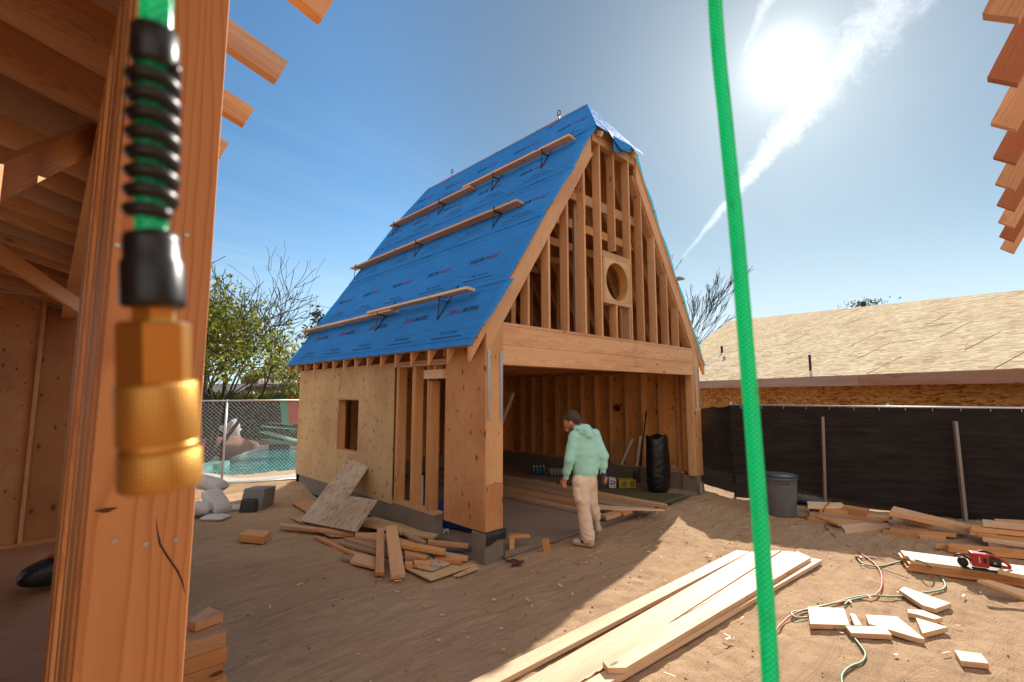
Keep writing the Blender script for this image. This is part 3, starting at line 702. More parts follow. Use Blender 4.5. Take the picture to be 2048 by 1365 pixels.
# --- blue underlayment in overlapping courses
def yfront(s):
    if s <= SK: return None
    t = (s-SK)/(SR-SK); return YF1+(YR0-YF1)*t
def yrear(s):
    if s <= SK: return YB+.04
    t = (s-SK)/(SR-SK); return YB+.04+(YR1-YB-.04)*t
courses = [(-.015, 1.02, -.03, -.15), (1.0, 2.24, -.05, -.06), (2.22, 3.27, -.02, -.13), (3.25, SK+.01, -.09, -.10), (SK-.02, SR, -.10, -.10)]
def lettering(cobj, s0, s1, flip, offs, seed):
    """printed marks and dark lap-shade lines on one course, as flat ink a hair above the paper"""
    Mf = frame((EX, 0, EZ), (0, -1, 0), (DL.x, 0, DL.z))   # local x = towards the gable, y = up the slope
    def txt(body, x, y, size, mat, shear, sx, name):
        cu = bpy.data.curves.new('t', 'FONT'); cu.body = body; cu.size = size; cu.shear = shear; cu.offset = .0012
        o = bpy.data.objects.new('t', cu); COL.objects.link(o); dg = bpy.context.evaluated_depsgraph_get()
        me = bpy.data.meshes.new_from_object(o.evaluated_get(dg)); bpy.data.objects.remove(o)
        S = Matrix.Diagonal((sx, 1, 1, 1)); T = Matrix.Translation((x, y, offs+.004))
        if flip: T = T @ Matrix.Rotation(math.pi, 4, 'Z')
        me.transform(T @ S); me.materials.append(mat); return me
    for name, mat, parts in (('red_lettering', REDINK, 'r'), ('black_print_lap_shade', INK, 'b')):
        bm = bmesh.new(); x = seed
        while x < 5.4:
            yy = (s0+s1)/2+(.06 if not flip else .02)
            if parts == 'r': me = txt('Sizma', (-x-.33 if not flip else -x+.33) , yy, .13, mat, .5, .95, name)
            else: me = txt('MATERIAL', -x, yy, .11, mat, .42, .62, name)
            bm.from_mesh(me); bpy.data.meshes.remove(me); x += 1.1
        if parts == 'b':
            def q4(x0, x1, y0, y1):
                vs = [bm.verts.new((a, c, offs+.004)) for a, c in ((x0, y0), (x1, y0), (x1, y1), (x0, y1))]; bm.faces.new(vs)
            for yl, hh in ((s0+.10, .004), (s1-.06, .003), (s1-.13, .003), (s1-.17, .002)):
                q4(-5.6, -(max(.02, (yfront(yl) or 0)+.05)), yl, yl+hh)
            rr = random.Random(int(seed*100)); x = .12+seed*.3
            while x < 5.3:      # rows of small print and three round symbols
                xx = -x-.62
                while xx < -x: wl = rr.uniform(.012, .05); q4(xx, xx+wl, s0+.165, s0+.180); xx += wl+.012
                xx = -x-.48
                while xx < -x-.36: wl = rr.uniform(.012, .03); q4(xx, xx+wl, s0+.235, s0+.247); q4(xx, xx+wl, s0+.262, s0+.272); xx += wl+.01
                for c in range(3):
                    cx = -x-.30+c*.075
                    for i in range(10):
                        a0, a1 = i*.628, (i+1)*.628
                        vs = [bm.verts.new((cx+r_*math.cos(a_), s0+.25+r_*math.sin(a_), offs+.004)) for r_, a_ in ((.024, a0), (.024, a1), (.018, a1), (.018, a0))]; bm.faces.new(vs)
                    q4(cx-.008, cx+.008, s0+.243, s0+.257)
                x += 1.1
        me = bpy.data.meshes.new(name); bm.to_mesh(me); bm.free()
        if not me.materials: me.materials.append(mat)
        me.materials[0] = mat
        place(bpy.data.objects.new(name, me), Mf, cobj)
for ci, (s0, s1, ya, yb) in enumerate(courses):
    for mir in (False, True):
        ns = max(4, int((s1-s0)/.05)); nyy = 110; rows = []
        for i in range(ns+1):
            t = i/ns; s = s0+(s1-s0)*t; y0 = yfront(s) if s > SK else ya+(yb-ya)*t; y1 = yrear(s); row = []
            if mir: y0 = max(y0, -.035) if s <= SK else y0+.03
            if ci < 4: y0 += .012*math.sin(9*t+ci)
            for j in range(nyy+1):
                u = (j/nyy)**1.25; y = y0+(y1-y0)*u
                w = .006*mnoise.noise(Vector((y*1.6+s*2.2, s*3.5-y*1.1, ci*3)))+.003*mnoise.noise(Vector((y*6+s*5, s*6-y*3, ci*5)))
                row.append(roofpt(s, y, .004+.003*(4-ci)*0+.003*ci*.0+.004*(1-t)+max(-.003, w)+(.0 if t > .02 else .004), mir)-(Vector((0, 0, .015))*max(0, -y-.03)*6 if mir else Vector((.0, 0, .010))*max(0, -y-.03)*8))
            rows.append(row)
        # local frame so that the wrinkle texture runs along the slope
        Mf = frame((EX if not mir else BW-EX, 0, EZ), (0, 1, 0), (DL.x*(1 if not mir else -1), 0, DL.z)); Mi = Mf.inverted()
        co = MB().sheet([[Mi @ p for p in r] for r in rows]).build('underlayment_course', FELT, barn, smooth=True, M=Mf)
        if not mir: lettering(co, s0, s1, ci > 0, .010, (.56, .80, .46, .98, .62)[ci])
# paper over the clipped front corner: translucent sheet with a loose flap
hipn = []
nu = 26
for i in range(15):
    t = i/14; row = []
    for j in range(nu+1):
        u = j/nu; hw_ = .66*(1-t)+.012; x = CX-hw_+2*hw_*u; y = YF1-.03+(YR0-YF1+.03)*t; z = 5.995+(RZ-5.995)*t
        droop = 0
        if t < .12: droop = -.16*(1-t/.12)*max(0, math.sin(math.pi*min(1, max(0, (u-.22)/.55))))**1.5
        w = .010*mnoise.noise(Vector((x*5, t*9, 3)))
        row.append((x, y+w-(.02 if droop else 0), z+w+droop))
    hipn.append(row)
MB().sheet(hipn).build('hip_underlayment', FELT, barn, smooth=True)
MB().sheet([[(2.18+(1.16*u/8), BL+.10-.4*v/4*(1), 5.97+.95*v/4) if 0 else (CX+(.62*(1-v/4))*(u/4-1), BL+.10+(YR1-BL-.10)*v/4, 5.98+(RZ-5.98)*v/4) for u in range(9)] for v in range(5)]).build('hip_underlayment', FELT, barn, smooth=True)
for x in (2.28, 2.90, 3.27):
    brd('hip_rafter_tail', (x, -.10, 5.93), (x, .05, 6.02), .038, .08, FIRP)
brd('gable_fascia', (2.22, -.012, 6.03), (3.34, -.012, 6.03), .02, .14, FIRD)
# triangular loose flap
fl = [[Vector((2.55+.55*u/8, -.11-.03*math.sin(2+u*.6)*v/5, 6.02-(.30-.22*(u/8))*v/5*(1 if u > 0 else .9))) for u in range(9)] for v in range(6)]
MB().sheet(fl).build('loose_paper_flap', FELT, barn, smooth=True)
# form board and stakes in front of the slab
tag(board('form_board', (.28, -.02, .035), (5.28, -.02, .035), .022, .06, GREYPOST), 'grey form board edging the slab along the barn opening', 'board')
st = board('stake', G(1096, 1112, -.05), G(1090, 1078, .15), .085, .035, FIRO, up=(.7, .7, 0)); tag(st, 'short wooden stake driven in beside the form board', 'stake')
st = board('stake', (5.20, -.10, -.05), (5.21, -.09, .24), .05, .035, GREYPOST, up=(.7, .7, 0)); tag(st, 'grey wooden stake against the far barn pedestal', 'stake')

# ================================================================ ROOF BRACKETS, PLANKS, ANCHORS
def roof_plank(s, y0, y1, label, w=.15, dz=0.0, out=.0, t=.036):
    p = roofpt(s, 0, .02); xo = p.x-.012-out
    o = board('roof_plank', (xo-w/2, y0, p.z+dz), (xo-w/2, y1, p.z+dz), w, t, FIR if s > 1 else FIRP, up=(.10, 0, 1), bevel=.002)
    return tag(o, label, 'plank', 'walk planks on the blue roof')
def bracket(s, y, label, w=.15):
    p = roofpt(s, y, .012); r = thing('roof_bracket', p, label, 'bracket', 'steel roof brackets holding planks')
    xo = p.x-.012-w-.006; z = p.z-.024
    mb = MB()
    mb.beam(roofpt(s+.28, y, .016), roofpt(s-.36, y, .016), .022, .005, NL); mb.build('roof_strap', JACK, r)
    MB().beam((p.x, y, z), (xo-.004, y, z), .03, .008).beam((xo, y, z-.004), (xo, y, z+.075), .03, .008, (1, 0, 0)).build('support_arm', JACK, r)
    q = roofpt(s-.33, y, .022); MB().beam((xo, y, z), q, .02, .006, (1, 0, 0)).build('brace', JACK, r)
roof_plank(.86, 6.0, 2.35, 'weathered plank on the lowest roof brackets, far half nearest the pool', out=.0)
roof_plank(.86, 3.05, .42, 'weathered plank on the lowest roof brackets, near half towards the gable', w=.14, out=.04, dz=.038)
roof_plank(2.72, 6.02, .60, 'long plank on the middle row of roof brackets, underside showing')
roof_plank(4.02, 5.60, 2.60, 'upper plank on the highest bracket row, half farther from the gable', w=.15)
roof_plank(4.05, 2.85, .20, 'upper plank on the highest bracket row, half ending beside the gable peak', w=.15, dz=.037)
for s, row, ys3 in ((.86, 'lowest', (5.75, 2.75, 1.05)), (2.72, 'middle', (5.75, 3.3, 1.10)), (4.02, 'highest', (5.4, 3.6, 1.95, .75))):
    for i, y in enumerate(ys3):
        names = ('at the pool end', 'in the middle', 'nearest the gable') if len(ys3) == 3 else ('at the pool end', 'second from the pool end', 'second from the gable', 'nearest the gable')
        bracket(s, y, f'black steel bracket under the {row} roof plank, {names[i]}')
# spare planks on the sunny side of the roof, poking out
o = board('roof_plank', (BW-.02-.62, -.05, 4.08), (BW-.62, 5.6, 4.08), .18, .036, FIRG); tag(o, 'grey plank edge poking out from the far roof slope, upper one', 'plank', 'walk planks on the blue roof')
o = board('roof_plank', (BW+.20, .10, 3.02), (BW+.20, 5.6, 3.02), .18, .036, FIRG); tag(o, 'grey plank end poking out from the far roof slope above the right column', 'plank', 'walk planks on the blue roof')
for y, nm in ((1.18, 'nearest the peak'), (4.45, 'towards the rear')):
    r = thing('roof_anchor', (CX, y, RZ), f'orange fall-protection anchor with a ring on the ridge, {nm}', 'anchor', 'ridge anchors')
    MB().tube([(CX, y, RZ), (CX, y, RZ+.08)], .014, 8).beam((CX+.01, y, RZ+.01), (CX-.16, y+.10, RZ-.20), .04, .006, NL).build('anchor_strap', REDP, r)
    MB().tube([(CX+.0, y+.035*math.cos(a), RZ+.11+.055*math.sin(a)) for a in np.linspace(0, 2*math.pi, 20)], .009, 6, cap=False).build('anchor_ring', JACK, r)

# ================================================================ BIG NEAR HOUSE FRAME (left and overhead)
hf = thing('house_frame', (-3.6, -3.0, 0), 'near house frame with orange built-up post and open rafters overhead', 'house frame')
PX0, PX1 = -3.613, -3.472
def postply(name, y0, y1, m, dx=0, z0=.0, z1=2.86):
    return board(name, ((PX0+PX1)/2+dx, (y0+y1)/2, z0), ((PX0+PX1)/2+dx, (y0+y1)/2, z1), y1-y0, PX1-PX0, m, hf, up=(1, 0, 0), bevel=.0022)
POSTM = wood('post_fir', (.62, .28, .105), (.42, .145, .045), ring=16, contrast=1.15, knots=.8, var=.02, bs=.25)
front = postply('post_ply', -3.234, -3.192, POSTM)
for i, (y0, y1, dx) in enumerate(((-3.189, -3.10, -.004), (-3.098, -3.0, .002), (-2.997, -2.875, -.001), (-2.865, -2.80, .004), (-2.775, -2.69, 0), (-2.66, -2.57, .005), (-2.53, -2.42, -.002), (-2.38, -2.26, .003), (-2.2, -2.06, 0), (-1.98, -1.86, .003))):
    postply('post_ply', y0, y1, FIRO, dx)
for px, py in ((230, 1082), (291, 1089), (352, 1080), (235, 491), (374, 471)):
    p = onY(px, py, -3.2355); q = MB().tube([p+Vector((0, .0005, 0)), p-Vector((0, .0006, 0))], .0042, 14).build('nail_head', STEEL, front)
    MB().tube([p+Vector((0, .0005, 0)), p+Vector((.0006, -.0002, 0))], .0055, 14).build('nail_dent', INK, front) if 0 else None
cr = [onY(912/2.923+dx_, 898+y/2.923, -3.2352) for dx_, y in ((0, 400), (2, 470), (8, 560), (25, 640), (42, 710), (53, 780), (58, 850))]
mb = MB(); w_ = [0, .0006, .0012, .0014, .0013, .0009, 0]
mb.add([c+Vector((-w, 0, 0)) for c, w in zip(cr, w_)]+[c+Vector((w+.0002, 0, 0)) for c, w in zip(cr, w_)], [(i, i+1, i+8, i+7) for i in range(6)])
mb.build('crack', MATS['bark'], front)
kn = onY(212, 1021, -3.2354)
MB().add([kn+Vector((.012*math.cos(a)*(1+.4*math.sin(3*a)), 0, .0035*math.sin(a))) for a in np.linspace(0, 6.28, 15)[:-1]], [tuple(range(14))]).build('knot', plain('knot_brown', (.10, .03, .01)), front)
RS = .30; TX = -3.165; TZ = 3.02
for k in range(-5, 18): board('added_sun_block', (-3.52, -2.574+.37*k, 3.005), (-3.52, -2.574+.37*k+.332, 3.005), .036, .22, FIRO, hf)  # added unseen boards closing the rafter gaps to keep sun off the interior
board('top_plate', (-3.542, -6.2, 2.865), (-3.542, 4.3, 2.865), .14, .038, FIRO, hf); 
for k in range(-5, 19):
    y = -2.612+.37*k
    # interior run and notched tail in one piece
    tz = lambda x, d=0: TZ-(x-TX)*RS-d
    pts = [(TX, y, tz(TX)), (TX-.03, y, tz(TX-.03)-.088), (-3.47, y, tz(-3.47)-.092), (-3.475, y, tz(-3.475)-.20), (-7.6, y, tz(-7.6)-.27), (-7.6, y, tz(-7.6))]
    slab('rafter', pts, .038, FIR if k % 3 else FIRG, hf, down=(0, 1, 0), grain=(1, 0, -RS))
for k in range(-3, 9):       # steep rafter tails of the right wing
    x = -1.79+.411*k
    pts = [(x, -4.262, 3.002), (x, -4.331, 2.946), (x, -4.331-.72, 2.946+1.41), (x, -4.262-.72, 3.002+1.41)]
    slab('rafter', pts, .038, FIRD if k % 2 else FIR, hf, down=(1, 0, 0), grain=(0, -.45, .89))
slab('roof_deck', [(-3.50, -6.0, 3.02+.335*RS+.016), (-7.6, -6.0, 3.02+4.435*RS+.016), (-7.6, 4.2, 3.02+4.435*RS+.016), (-3.50, 4.2, 3.02+.335*RS+.016)], .014, PLYI, hf, grain=(0, 1, 0))
slab('roof_deck', [(-3.1, -4.62, 3.726), (-3.1, -5.0, 4.47), (1.6, -5.0, 4.47), (1.6, -4.62, 3.726)], .014, PLYI, hf, down=(0, -.89, -.45), grain=(1, 0, 0))
board('wall_plate', (-3.1, -4.60, 3.30), (1.6, -4.60, 3.30), .09, .038, FIRO, hf); sheet_xz('wing_wall', -7.2, -3.6, 1.6, .1, 3.3, PLYR, p=hf)
for xx in (-3.0, 1.5): board('wing_post', (xx, -4.62, 0), (xx, -4.62, 3.28), .12, .12, FIRO, hf, up=(0, 1, 0))
MB().box((-7.6, -6.2, .02), (-3.44, 4.2, .10)).build('floor_deck', plywood('floor_ply', (.40, .20, .10), (.32, .14, .06), patch=.3, swirl=.5), hf)
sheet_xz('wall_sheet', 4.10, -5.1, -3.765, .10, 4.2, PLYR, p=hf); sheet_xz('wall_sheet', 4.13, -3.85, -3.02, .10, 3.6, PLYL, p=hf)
board('sill_plate', (-5.1, 4.05, .118), (-3.4, 4.05, .118), .09, .036, FIRO, hf); board('stud', (-3.77, 4.05, .13), (-3.77, 4.05, 3.2), .038, .09, FIRO, hf, up=(0, 1, 0))
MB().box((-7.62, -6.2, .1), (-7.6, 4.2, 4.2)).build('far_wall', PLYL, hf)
board('tie_board', PV(-90, 398, 1.35), PV(225, 258, 2.3), .036, .105, FIRO, hf, up=(0, 0, 1))
board('brace_board', PV(-60, 468, 3.3), PV(185, 632, 4.6), .036, .12, FIRO, hf, up=(0, 0, 1))
tag(MB().tube([PV(-5, 583, 3.4), PV(132, 596, 5.5)], .0016, 4).build('string_line', WHITEP), 'thin white string line stretched across the dark house interior', 'string')
# black zip pouch on the floor
pc = G(118, 1160, .10); pch = thing('tool_pouch', pc, 'black soft tool pouch with a red oval badge on the floor', 'pouch')
d = (G(130, 1145, .1)-G(45, 1172, .1)); d.z = 0; d.normalize(); Yv = Vector((-d.y, d.x, 0)); cc_ = G(140, 1163, .1)+Vector((0, 0, .15)); rows = []
for j in range(25):
    a_ = 2*math.pi*j/24; row = []
    for i in range(29):
        u = i/28*2-1; s_ = (1-abs(u)**3.2)**.5; ca, sa = math.cos(a_), math.sin(a_); hh = .15*(.85+.15*u)
        row.append(cc_+d*(u*.42)+Yv*(.15*math.copysign(abs(ca)**.6, ca)*s_)+Vector((0, 0, hh*math.copysign(abs(sa)**.7, sa)*s_**.8*(1+.04*mnoise.noise(Vector((u*4, ca*2, sa)))))))
    rows.append(row)
MB().sheet(rows).build('pouch_body', BLACKP, pch, smooth=True)
def disc(c, ax, ay, n=28): return [c+ax*math.cos(2*math.pi*i/n)+ay*math.sin(2*math.pi*i/n) for i in range(n)]
o_ = onX(96, 1133, cc_.x); o_ = cc_-d*.10+Vector((0, 0, .146))-Yv*.02
bd_ = MB().prism(disc(o_, d*.12, Yv*.055), (0, 0, -.010)).build('badge', REDP, pch)
for s_ in (-1, 1): MB().beam(o_+d*.018*s_-Yv*.03+Vector((0, 0, .001)), o_+d*.018*s_+Yv*.03+Vector((0, 0, .001)), .012, .004).build('badge_mark', PAPER, bd_)

# timber offcut stack beside the post
n0 = G(453, 1264, .37); zs = .37
for i in range(4):
    dx = (.0, .012, -.004, .02)[i]; x1 = n0.x+dx; z = zs-i*.0925
    o = MB().box((-.34, -.235, -.045), (.34, .235, .045)).build('timber_offcut', FIRO if i else FIR, M=Matrix.Translation((x1-.34, n0.y+.235, z-.046)), bevel=.003)
    tag(o, ('thick timber offcut forming the top layer of the stack by the post', 'second layer down of the timber stack by the post', 'third layer down of the timber stack by the post', 'bottom layer of the timber stack by the post')[i], 'timber', 'thick offcuts stacked by the post')
o = slab('timber_offcut', [G(376, 1243, .43), G(417, 1213, .43), G(447, 1226, .43), G(392, 1246, .43)], .055, FIR); tag(o, 'loose small wood block resting on top of the timber stack', 'block')

# ================================================================ HANGING AIR HOSE WITH COUPLER (close)
dp = .158; K = dp/FPX; KR = K*.83
ah = thing('air_hose', PV(313, 400, dp), 'green air hose hanging close by with black spring guard and brass coupler', 'hose')
ax = smooth_path([PV(x, y, dp) for x, y in ((330, -1500), (318, -600), (314, -100), (312, 60), (304, 250), (303, 400), (304, 500))], 10)
MB().tube(ax, 34*KR, 32).build('hose_tube', HOSE, ah, smooth=True)
def lathe(name, prof, mat, par, n=48, twist=0, smooth=True):
    pts = [PV(x, y, dp) for x, y, r in prof]; return MB().tube(pts, [r*KR for x, y, r in prof], n, twist=twist).build(name, mat, par, smooth=smooth)
lathe('upper_sleeve', [(311, 58, 38), (311, 60, 44), (310, 66, 48), (308, 128, 49), (307, 134, 46), (307, 135, 38)], RUBBER, ah)
hx = []
for i in range(8*18+1):
    t = i/144; y = 135+t*300; a = t*8*2*math.pi; cx = 306-6*t+3*math.sin(t*3); c = PV(cx, y, dp)
    hx.append(c+RT*(math.cos(a)*40*KR)+FW*(math.sin(a)*40*KR)+UP*(math.cos(a)*5*K))
MB().tube(hx, 17*KR, 14).build('spring_guard', RUBBER, ah, smooth=True)
lathe('lower_sleeve', [(302, 466, 34), (303, 470, 54), (303, 482, 57), (305, 520, 58), (305, 528, 64), (307, 600, 66), (307, 610, 66), (307, 616, 60)], RUBBER, ah)
lathe('brass_neck', [(308, 600, 46), (309, 640, 46), (309, 650, 50)], BRASS, ah, 6, .3, False)
lathe('hex_body', [(309, 644, 66), (309, 650, 76), (311, 768, 76), (312, 776, 70)], BRASS, ah, 6, .42, False)
ks = lathe('knurled_sleeve', [(313, 762, 60), (313, 768, 80), (314, 774, 83), (318, 880, 84), (318.5, 886, 80), (319, 900, 80), (319.5, 906, 85), (322, 962, 86), (322, 972, 82), (322, 975, 60)], KNURL, ah)
lathe('sleeve_ring', [(318.6, 882, 80.6), (318.7, 890, 81.2), (319, 900, 80.6)], BRASS, ks)
# second hose, hanging on the right
hz = smooth_path([PV(1395, -1400, .50), PV(1410, -500, .43), PV(1430, 0, .385), PV(1452, 250, .375), PV(1472, 450, .365), PV(1493, 700, .35), PV(1513, 950, .335), PV(1530, 1180, .32), PV(1541, 1365, .31), PV(1552, 1700, .30), PV(1560, 2600, .29)], 14)
tag(MB().tube(hz, .0054, 28).build('green_hose', HOSE, smooth=True), 'bright green braided hose hanging down the right side in front', 'hose')

# ================================================================ SUNLIT BOARDS ON THE SAND
def Z7(x, y): return (900+.3906*x, 1000+.3906*y)
def Z6(x, y): return (1380+.34065*x, 900+.34065*y)
def Z2(x, y): return (560+.26882*x, 880+.26882*y)
def Z1(x, y): return (980+.21973*x, 740+.21973*y)
def Z3(x, y): return (x/2.923, 898+y/2.923)
def flat(name, f, pts, z, th, mat, label, cat, group=None, bevel=.002):
    z_ = z if hasattr(z, '__len__') else [z]*len(pts)
    P = [G(*f(*p), zz) for p, zz in zip(pts, z_)]
    if hasattr(z, '__len__'):   # keep the outline coplanar: plane through three corners
        n = (P[1]-P[0]).cross(P[2]-P[0]).normalized(); P = [onP(*f(*p), P[0], n) for p in pts]
    return tag(slab(name, P, th, mat, bevel=bevel), label, cat, group)
I = lambda x, y: (x, y)
gp = 'long sunlit planks on the sand'
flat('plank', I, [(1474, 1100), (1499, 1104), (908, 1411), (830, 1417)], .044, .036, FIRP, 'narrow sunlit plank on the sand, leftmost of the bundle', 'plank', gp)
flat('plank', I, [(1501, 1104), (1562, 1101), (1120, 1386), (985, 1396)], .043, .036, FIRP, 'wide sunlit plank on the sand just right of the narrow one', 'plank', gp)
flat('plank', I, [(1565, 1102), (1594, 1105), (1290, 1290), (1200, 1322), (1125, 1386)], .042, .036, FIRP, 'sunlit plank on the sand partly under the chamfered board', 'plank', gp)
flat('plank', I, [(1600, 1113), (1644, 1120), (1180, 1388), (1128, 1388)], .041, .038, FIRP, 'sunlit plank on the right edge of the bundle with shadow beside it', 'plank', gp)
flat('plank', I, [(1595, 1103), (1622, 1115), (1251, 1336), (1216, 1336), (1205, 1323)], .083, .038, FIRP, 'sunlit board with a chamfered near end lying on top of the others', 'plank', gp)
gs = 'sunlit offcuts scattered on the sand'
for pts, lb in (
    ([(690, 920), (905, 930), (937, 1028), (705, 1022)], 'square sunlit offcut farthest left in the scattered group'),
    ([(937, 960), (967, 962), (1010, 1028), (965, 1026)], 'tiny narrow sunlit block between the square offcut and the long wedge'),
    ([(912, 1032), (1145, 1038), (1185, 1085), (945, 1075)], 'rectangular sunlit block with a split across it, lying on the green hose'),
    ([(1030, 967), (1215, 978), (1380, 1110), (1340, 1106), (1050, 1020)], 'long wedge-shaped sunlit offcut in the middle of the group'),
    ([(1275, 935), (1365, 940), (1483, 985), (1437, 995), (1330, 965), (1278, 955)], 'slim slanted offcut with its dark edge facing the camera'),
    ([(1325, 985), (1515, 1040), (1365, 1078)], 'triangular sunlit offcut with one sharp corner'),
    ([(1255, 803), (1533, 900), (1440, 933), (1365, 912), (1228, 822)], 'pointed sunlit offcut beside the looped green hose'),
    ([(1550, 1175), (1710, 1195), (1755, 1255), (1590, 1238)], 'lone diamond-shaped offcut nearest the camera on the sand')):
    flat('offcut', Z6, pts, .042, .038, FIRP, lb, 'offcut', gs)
# stack with the saw
a = G(*Z6(1275, 712), .0); c = G(*Z6(2250, 850), .0); dv = (c-a).normalized(); nv = Vector((-dv.y, dv.x, 0))
if nv.dot(FW) < 0: nv = -nv
gk = 'boards stacked under the red saw'
for i, (off, lay, st_, wd, ln, lb) in enumerate(((.0, 0, 0, .19, 2.6, 'bottom front board of the stack under the saw'), (.20, 0, .03, .19, 2.6, 'bottom back board of the stack under the saw'),
    (.005, 1, .02, .185, 2.5, 'middle front board of the stack under the saw'), (.2, 1, -.01, .185, 2.6, 'middle back board of the stack under the saw'),
    (-.002, 2, .04, .14, 2.5, 'top front board of the stack that carries the saw'), (.15, 2, .01, .2, 2.3, 'top back board of the stack, pale and sunlit'))):
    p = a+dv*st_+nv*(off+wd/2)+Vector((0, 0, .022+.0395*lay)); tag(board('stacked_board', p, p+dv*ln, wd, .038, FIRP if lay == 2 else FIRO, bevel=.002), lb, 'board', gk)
ZT = .122
flat('board', Z6, [(1805, 705), (1990, 742), (1990, 715), (1830, 692)], ZT+.04, .038, FIRP, 'short pale board lying on the stack behind the saw handle', 'board')
flat('board', Z6, [(1690, 762), (1760, 765), (2100, 860), (2100, 915)], [.15, .15, .07, .07], .036, FIRP, 'slanting board leaning off the front of the saw stack', 'board')
flat('board', Z6, [(1435, 548), (1512, 552), (1512, 558), (1440, 556)], .075, .05, FIR, 'short block lying left of the long board behind the saw', 'board')
flat('board', Z6, [(1515, 548), (2100, 600), (2100, 610), (1515, 558)], .095, .085, FIRO, 'long board standing on edge just behind the red saw', 'board')
gu = 'boards piled at the right edge by the screen'
for i, (pts, z, lb, m) in enumerate((
    ([(1715, 408), (2100, 440), (2100, 470), (1720, 432)], .25, 'topmost board of the neat pile at the right edge by the screen', FIRP),
    ([(1785, 404), (2100, 420), (2100, 445), (1790, 412)], .27, 'board lying across the back of the neat pile at the right edge', FIR),
    ([(1648, 438), (2100, 490), (2100, 505), (1650, 460)], .20, 'longest board of the neat pile, sticking out to the left', FIRO),
    ([(1680, 478), (2100, 520), (2100, 540), (1684, 490)], .15, 'orange board in the middle of the neat pile at the right edge', FIRO),
    ([(1715, 508), (2100, 552), (2100, 575), (1718, 520)], .11, 'lowest visible board of the neat pile at the right edge', FIRP),
    ([(1640, 470), (1800, 480), (1800, 500), (1645, 480)], .155, 'short block tucked under the left end of the neat pile', FIR))):
    flat('piled_board', Z6, pts, z, .04, m, lb, 'board', gu)
flat('piled_board', Z6, [(1740, 520), (2100, 560), (2100, 590), (1750, 545)], .068, .066, FIRG, 'dark spacer timber holding up the neat pile at the right edge', 'board', gu)
gm = 'offcuts heaped against the black screen'
for pts, z, th, m, lb in (
    ([(620, 345), (720, 360), (715, 385), (620, 372)], .05, .05, FIRG, 'dark flat offcut next to the grey trash can'),
    ([(690, 388), (870, 418), (860, 432), (690, 402)], .045, .04, FIRO, 'thin orange offcut at the left foot of the screen heap'),
    ([(687, 302), (890, 310), (912, 332), (692, 330)], .19, .04, FIRP, 'pale board topmost at the left end of the screen heap'),
    ([(755, 336), (900, 345), (930, 362), (760, 352)], .145, .05, FIRO, 'orange board under the pale one at the left of the screen heap'),
    ([(700, 345), (1080, 400), (1130, 415), (700, 375)], .10, .09, FIRG, 'dull filler board inside the screen heap'),
    ([(905, 322), (1052, 345), (1030, 360), (898, 335)], .19, .10, FIRO, 'chunky orange block in the middle of the screen heap'),
    ([(1008, 368), (1185, 392), (1160, 402), (1006, 385)], .12, .04, FIRO, 'thin stick right of the chunky block in the screen heap'),
    ([(720, 382), (960, 380), (1040, 415), (870, 436)], .075, .035, FIR, 'broad pinkish panel offcut at the front of the screen heap'),
    ([(880, 435), (1160, 418), (1184, 455), (910, 476)], .05, .038, FIRP, 'pale rectangular offcut in front of the screen heap'),
    ([(1172, 446), (1350, 452), (1368, 478), (1340, 490), (1172, 462)], .08, .06, FIR, 'block with an angled end at the front of the screen heap'),
    ([(1190, 368), (1420, 418), (1420, 430), (1188, 384)], .17, .09, FIRP, 'pale board standing on edge against the big plank'),
    ([(1195, 330), (1648, 440), (1642, 462), (1175, 360)], [.33, .14, .14, .30], .06, FIR, 'big wide plank sloping down across the screen heap'),
    ([(1150, 400), (1420, 440), (1400, 470), (1190, 440)], .10, .09, FIRG, 'dark board underneath the big sloping plank'),
    ([(1365, 462), (1567, 492), (1560, 500), (1362, 478)], .075, .035, FIRO, 'slim stick poking out right of the angled block'),
    ([(1345, 488), (1503, 508), (1495, 522), (1348, 508)], .045, .04, FIR, 'low stick at the front right foot of the screen heap'),
    ([(1130, 462), (1350, 490), (1340, 505), (1130, 478)], .045, .04, FIRO, 'thin orange slat flat on the sand below the angled block')):
    flat('offcut', Z6, pts, z, th, m, lb, 'offcut', gm)
# fill under the heap so that nothing floats
# hoses on the ground
def hose(name, f, pts, r, mat, label, z=.012):
    P = smooth_path([G(*f(p[0], p[1]), (p[2] if len(p) > 2 else z)) for p in pts], 10)
    return tag(MB().tube(P, r, 10).build(name, mat, smooth=True), label, 'hose' if 'hose' in name else 'cable')
hose('red_hose', Z6, [(500, 1075), (520, 1040), (590, 975), (690, 935), (830, 905), (1000, 870), (1090, 850), (1125, 800), (1120, 720), (1080, 665), (1010, 615), (940, 575)], .0075, REDH, 'thin red air hose curving across the sand past the offcuts')
hose('dark_hose', Z6, [(940, 575), (860, 520), (795, 450), (785, 390), (787, 345, .20), (815, 312, .22), (830, 300, .20)], .006, CORD, 'dark hose running from the red hose up over the heap by the screen')
hose('green_hose', Z6, [(690, 985), (620, 985), (600, 955), (680, 940), (830, 905), (950, 870), (1060, 856), (1200, 862), (1330, 845), (1440, 830), (1490, 815), (1495, 780), (1440, 710), (1390, 672, .13), (1340, 650, .14), (1280, 645, .05), (1200, 665), (1110, 684), (1020, 670), (985, 640)], .0085, GRNH, 'green hose looping round the offcuts and over the saw stack')
hose('green_hose', Z6, [(905, 910), (940, 885), (1010, 868)], .0085, GRNH, 'short stray end of green hose near the square offcut')
hose('green_hose', Z6, [(960, 1100), (1000, 1150), (1030, 1200), (1010, 1245), (940, 1275), (895, 1320), (895, 1375), (920, 1430)], .0085, GRNH, 'pale green hose snaking down from the split block to the picture edge')
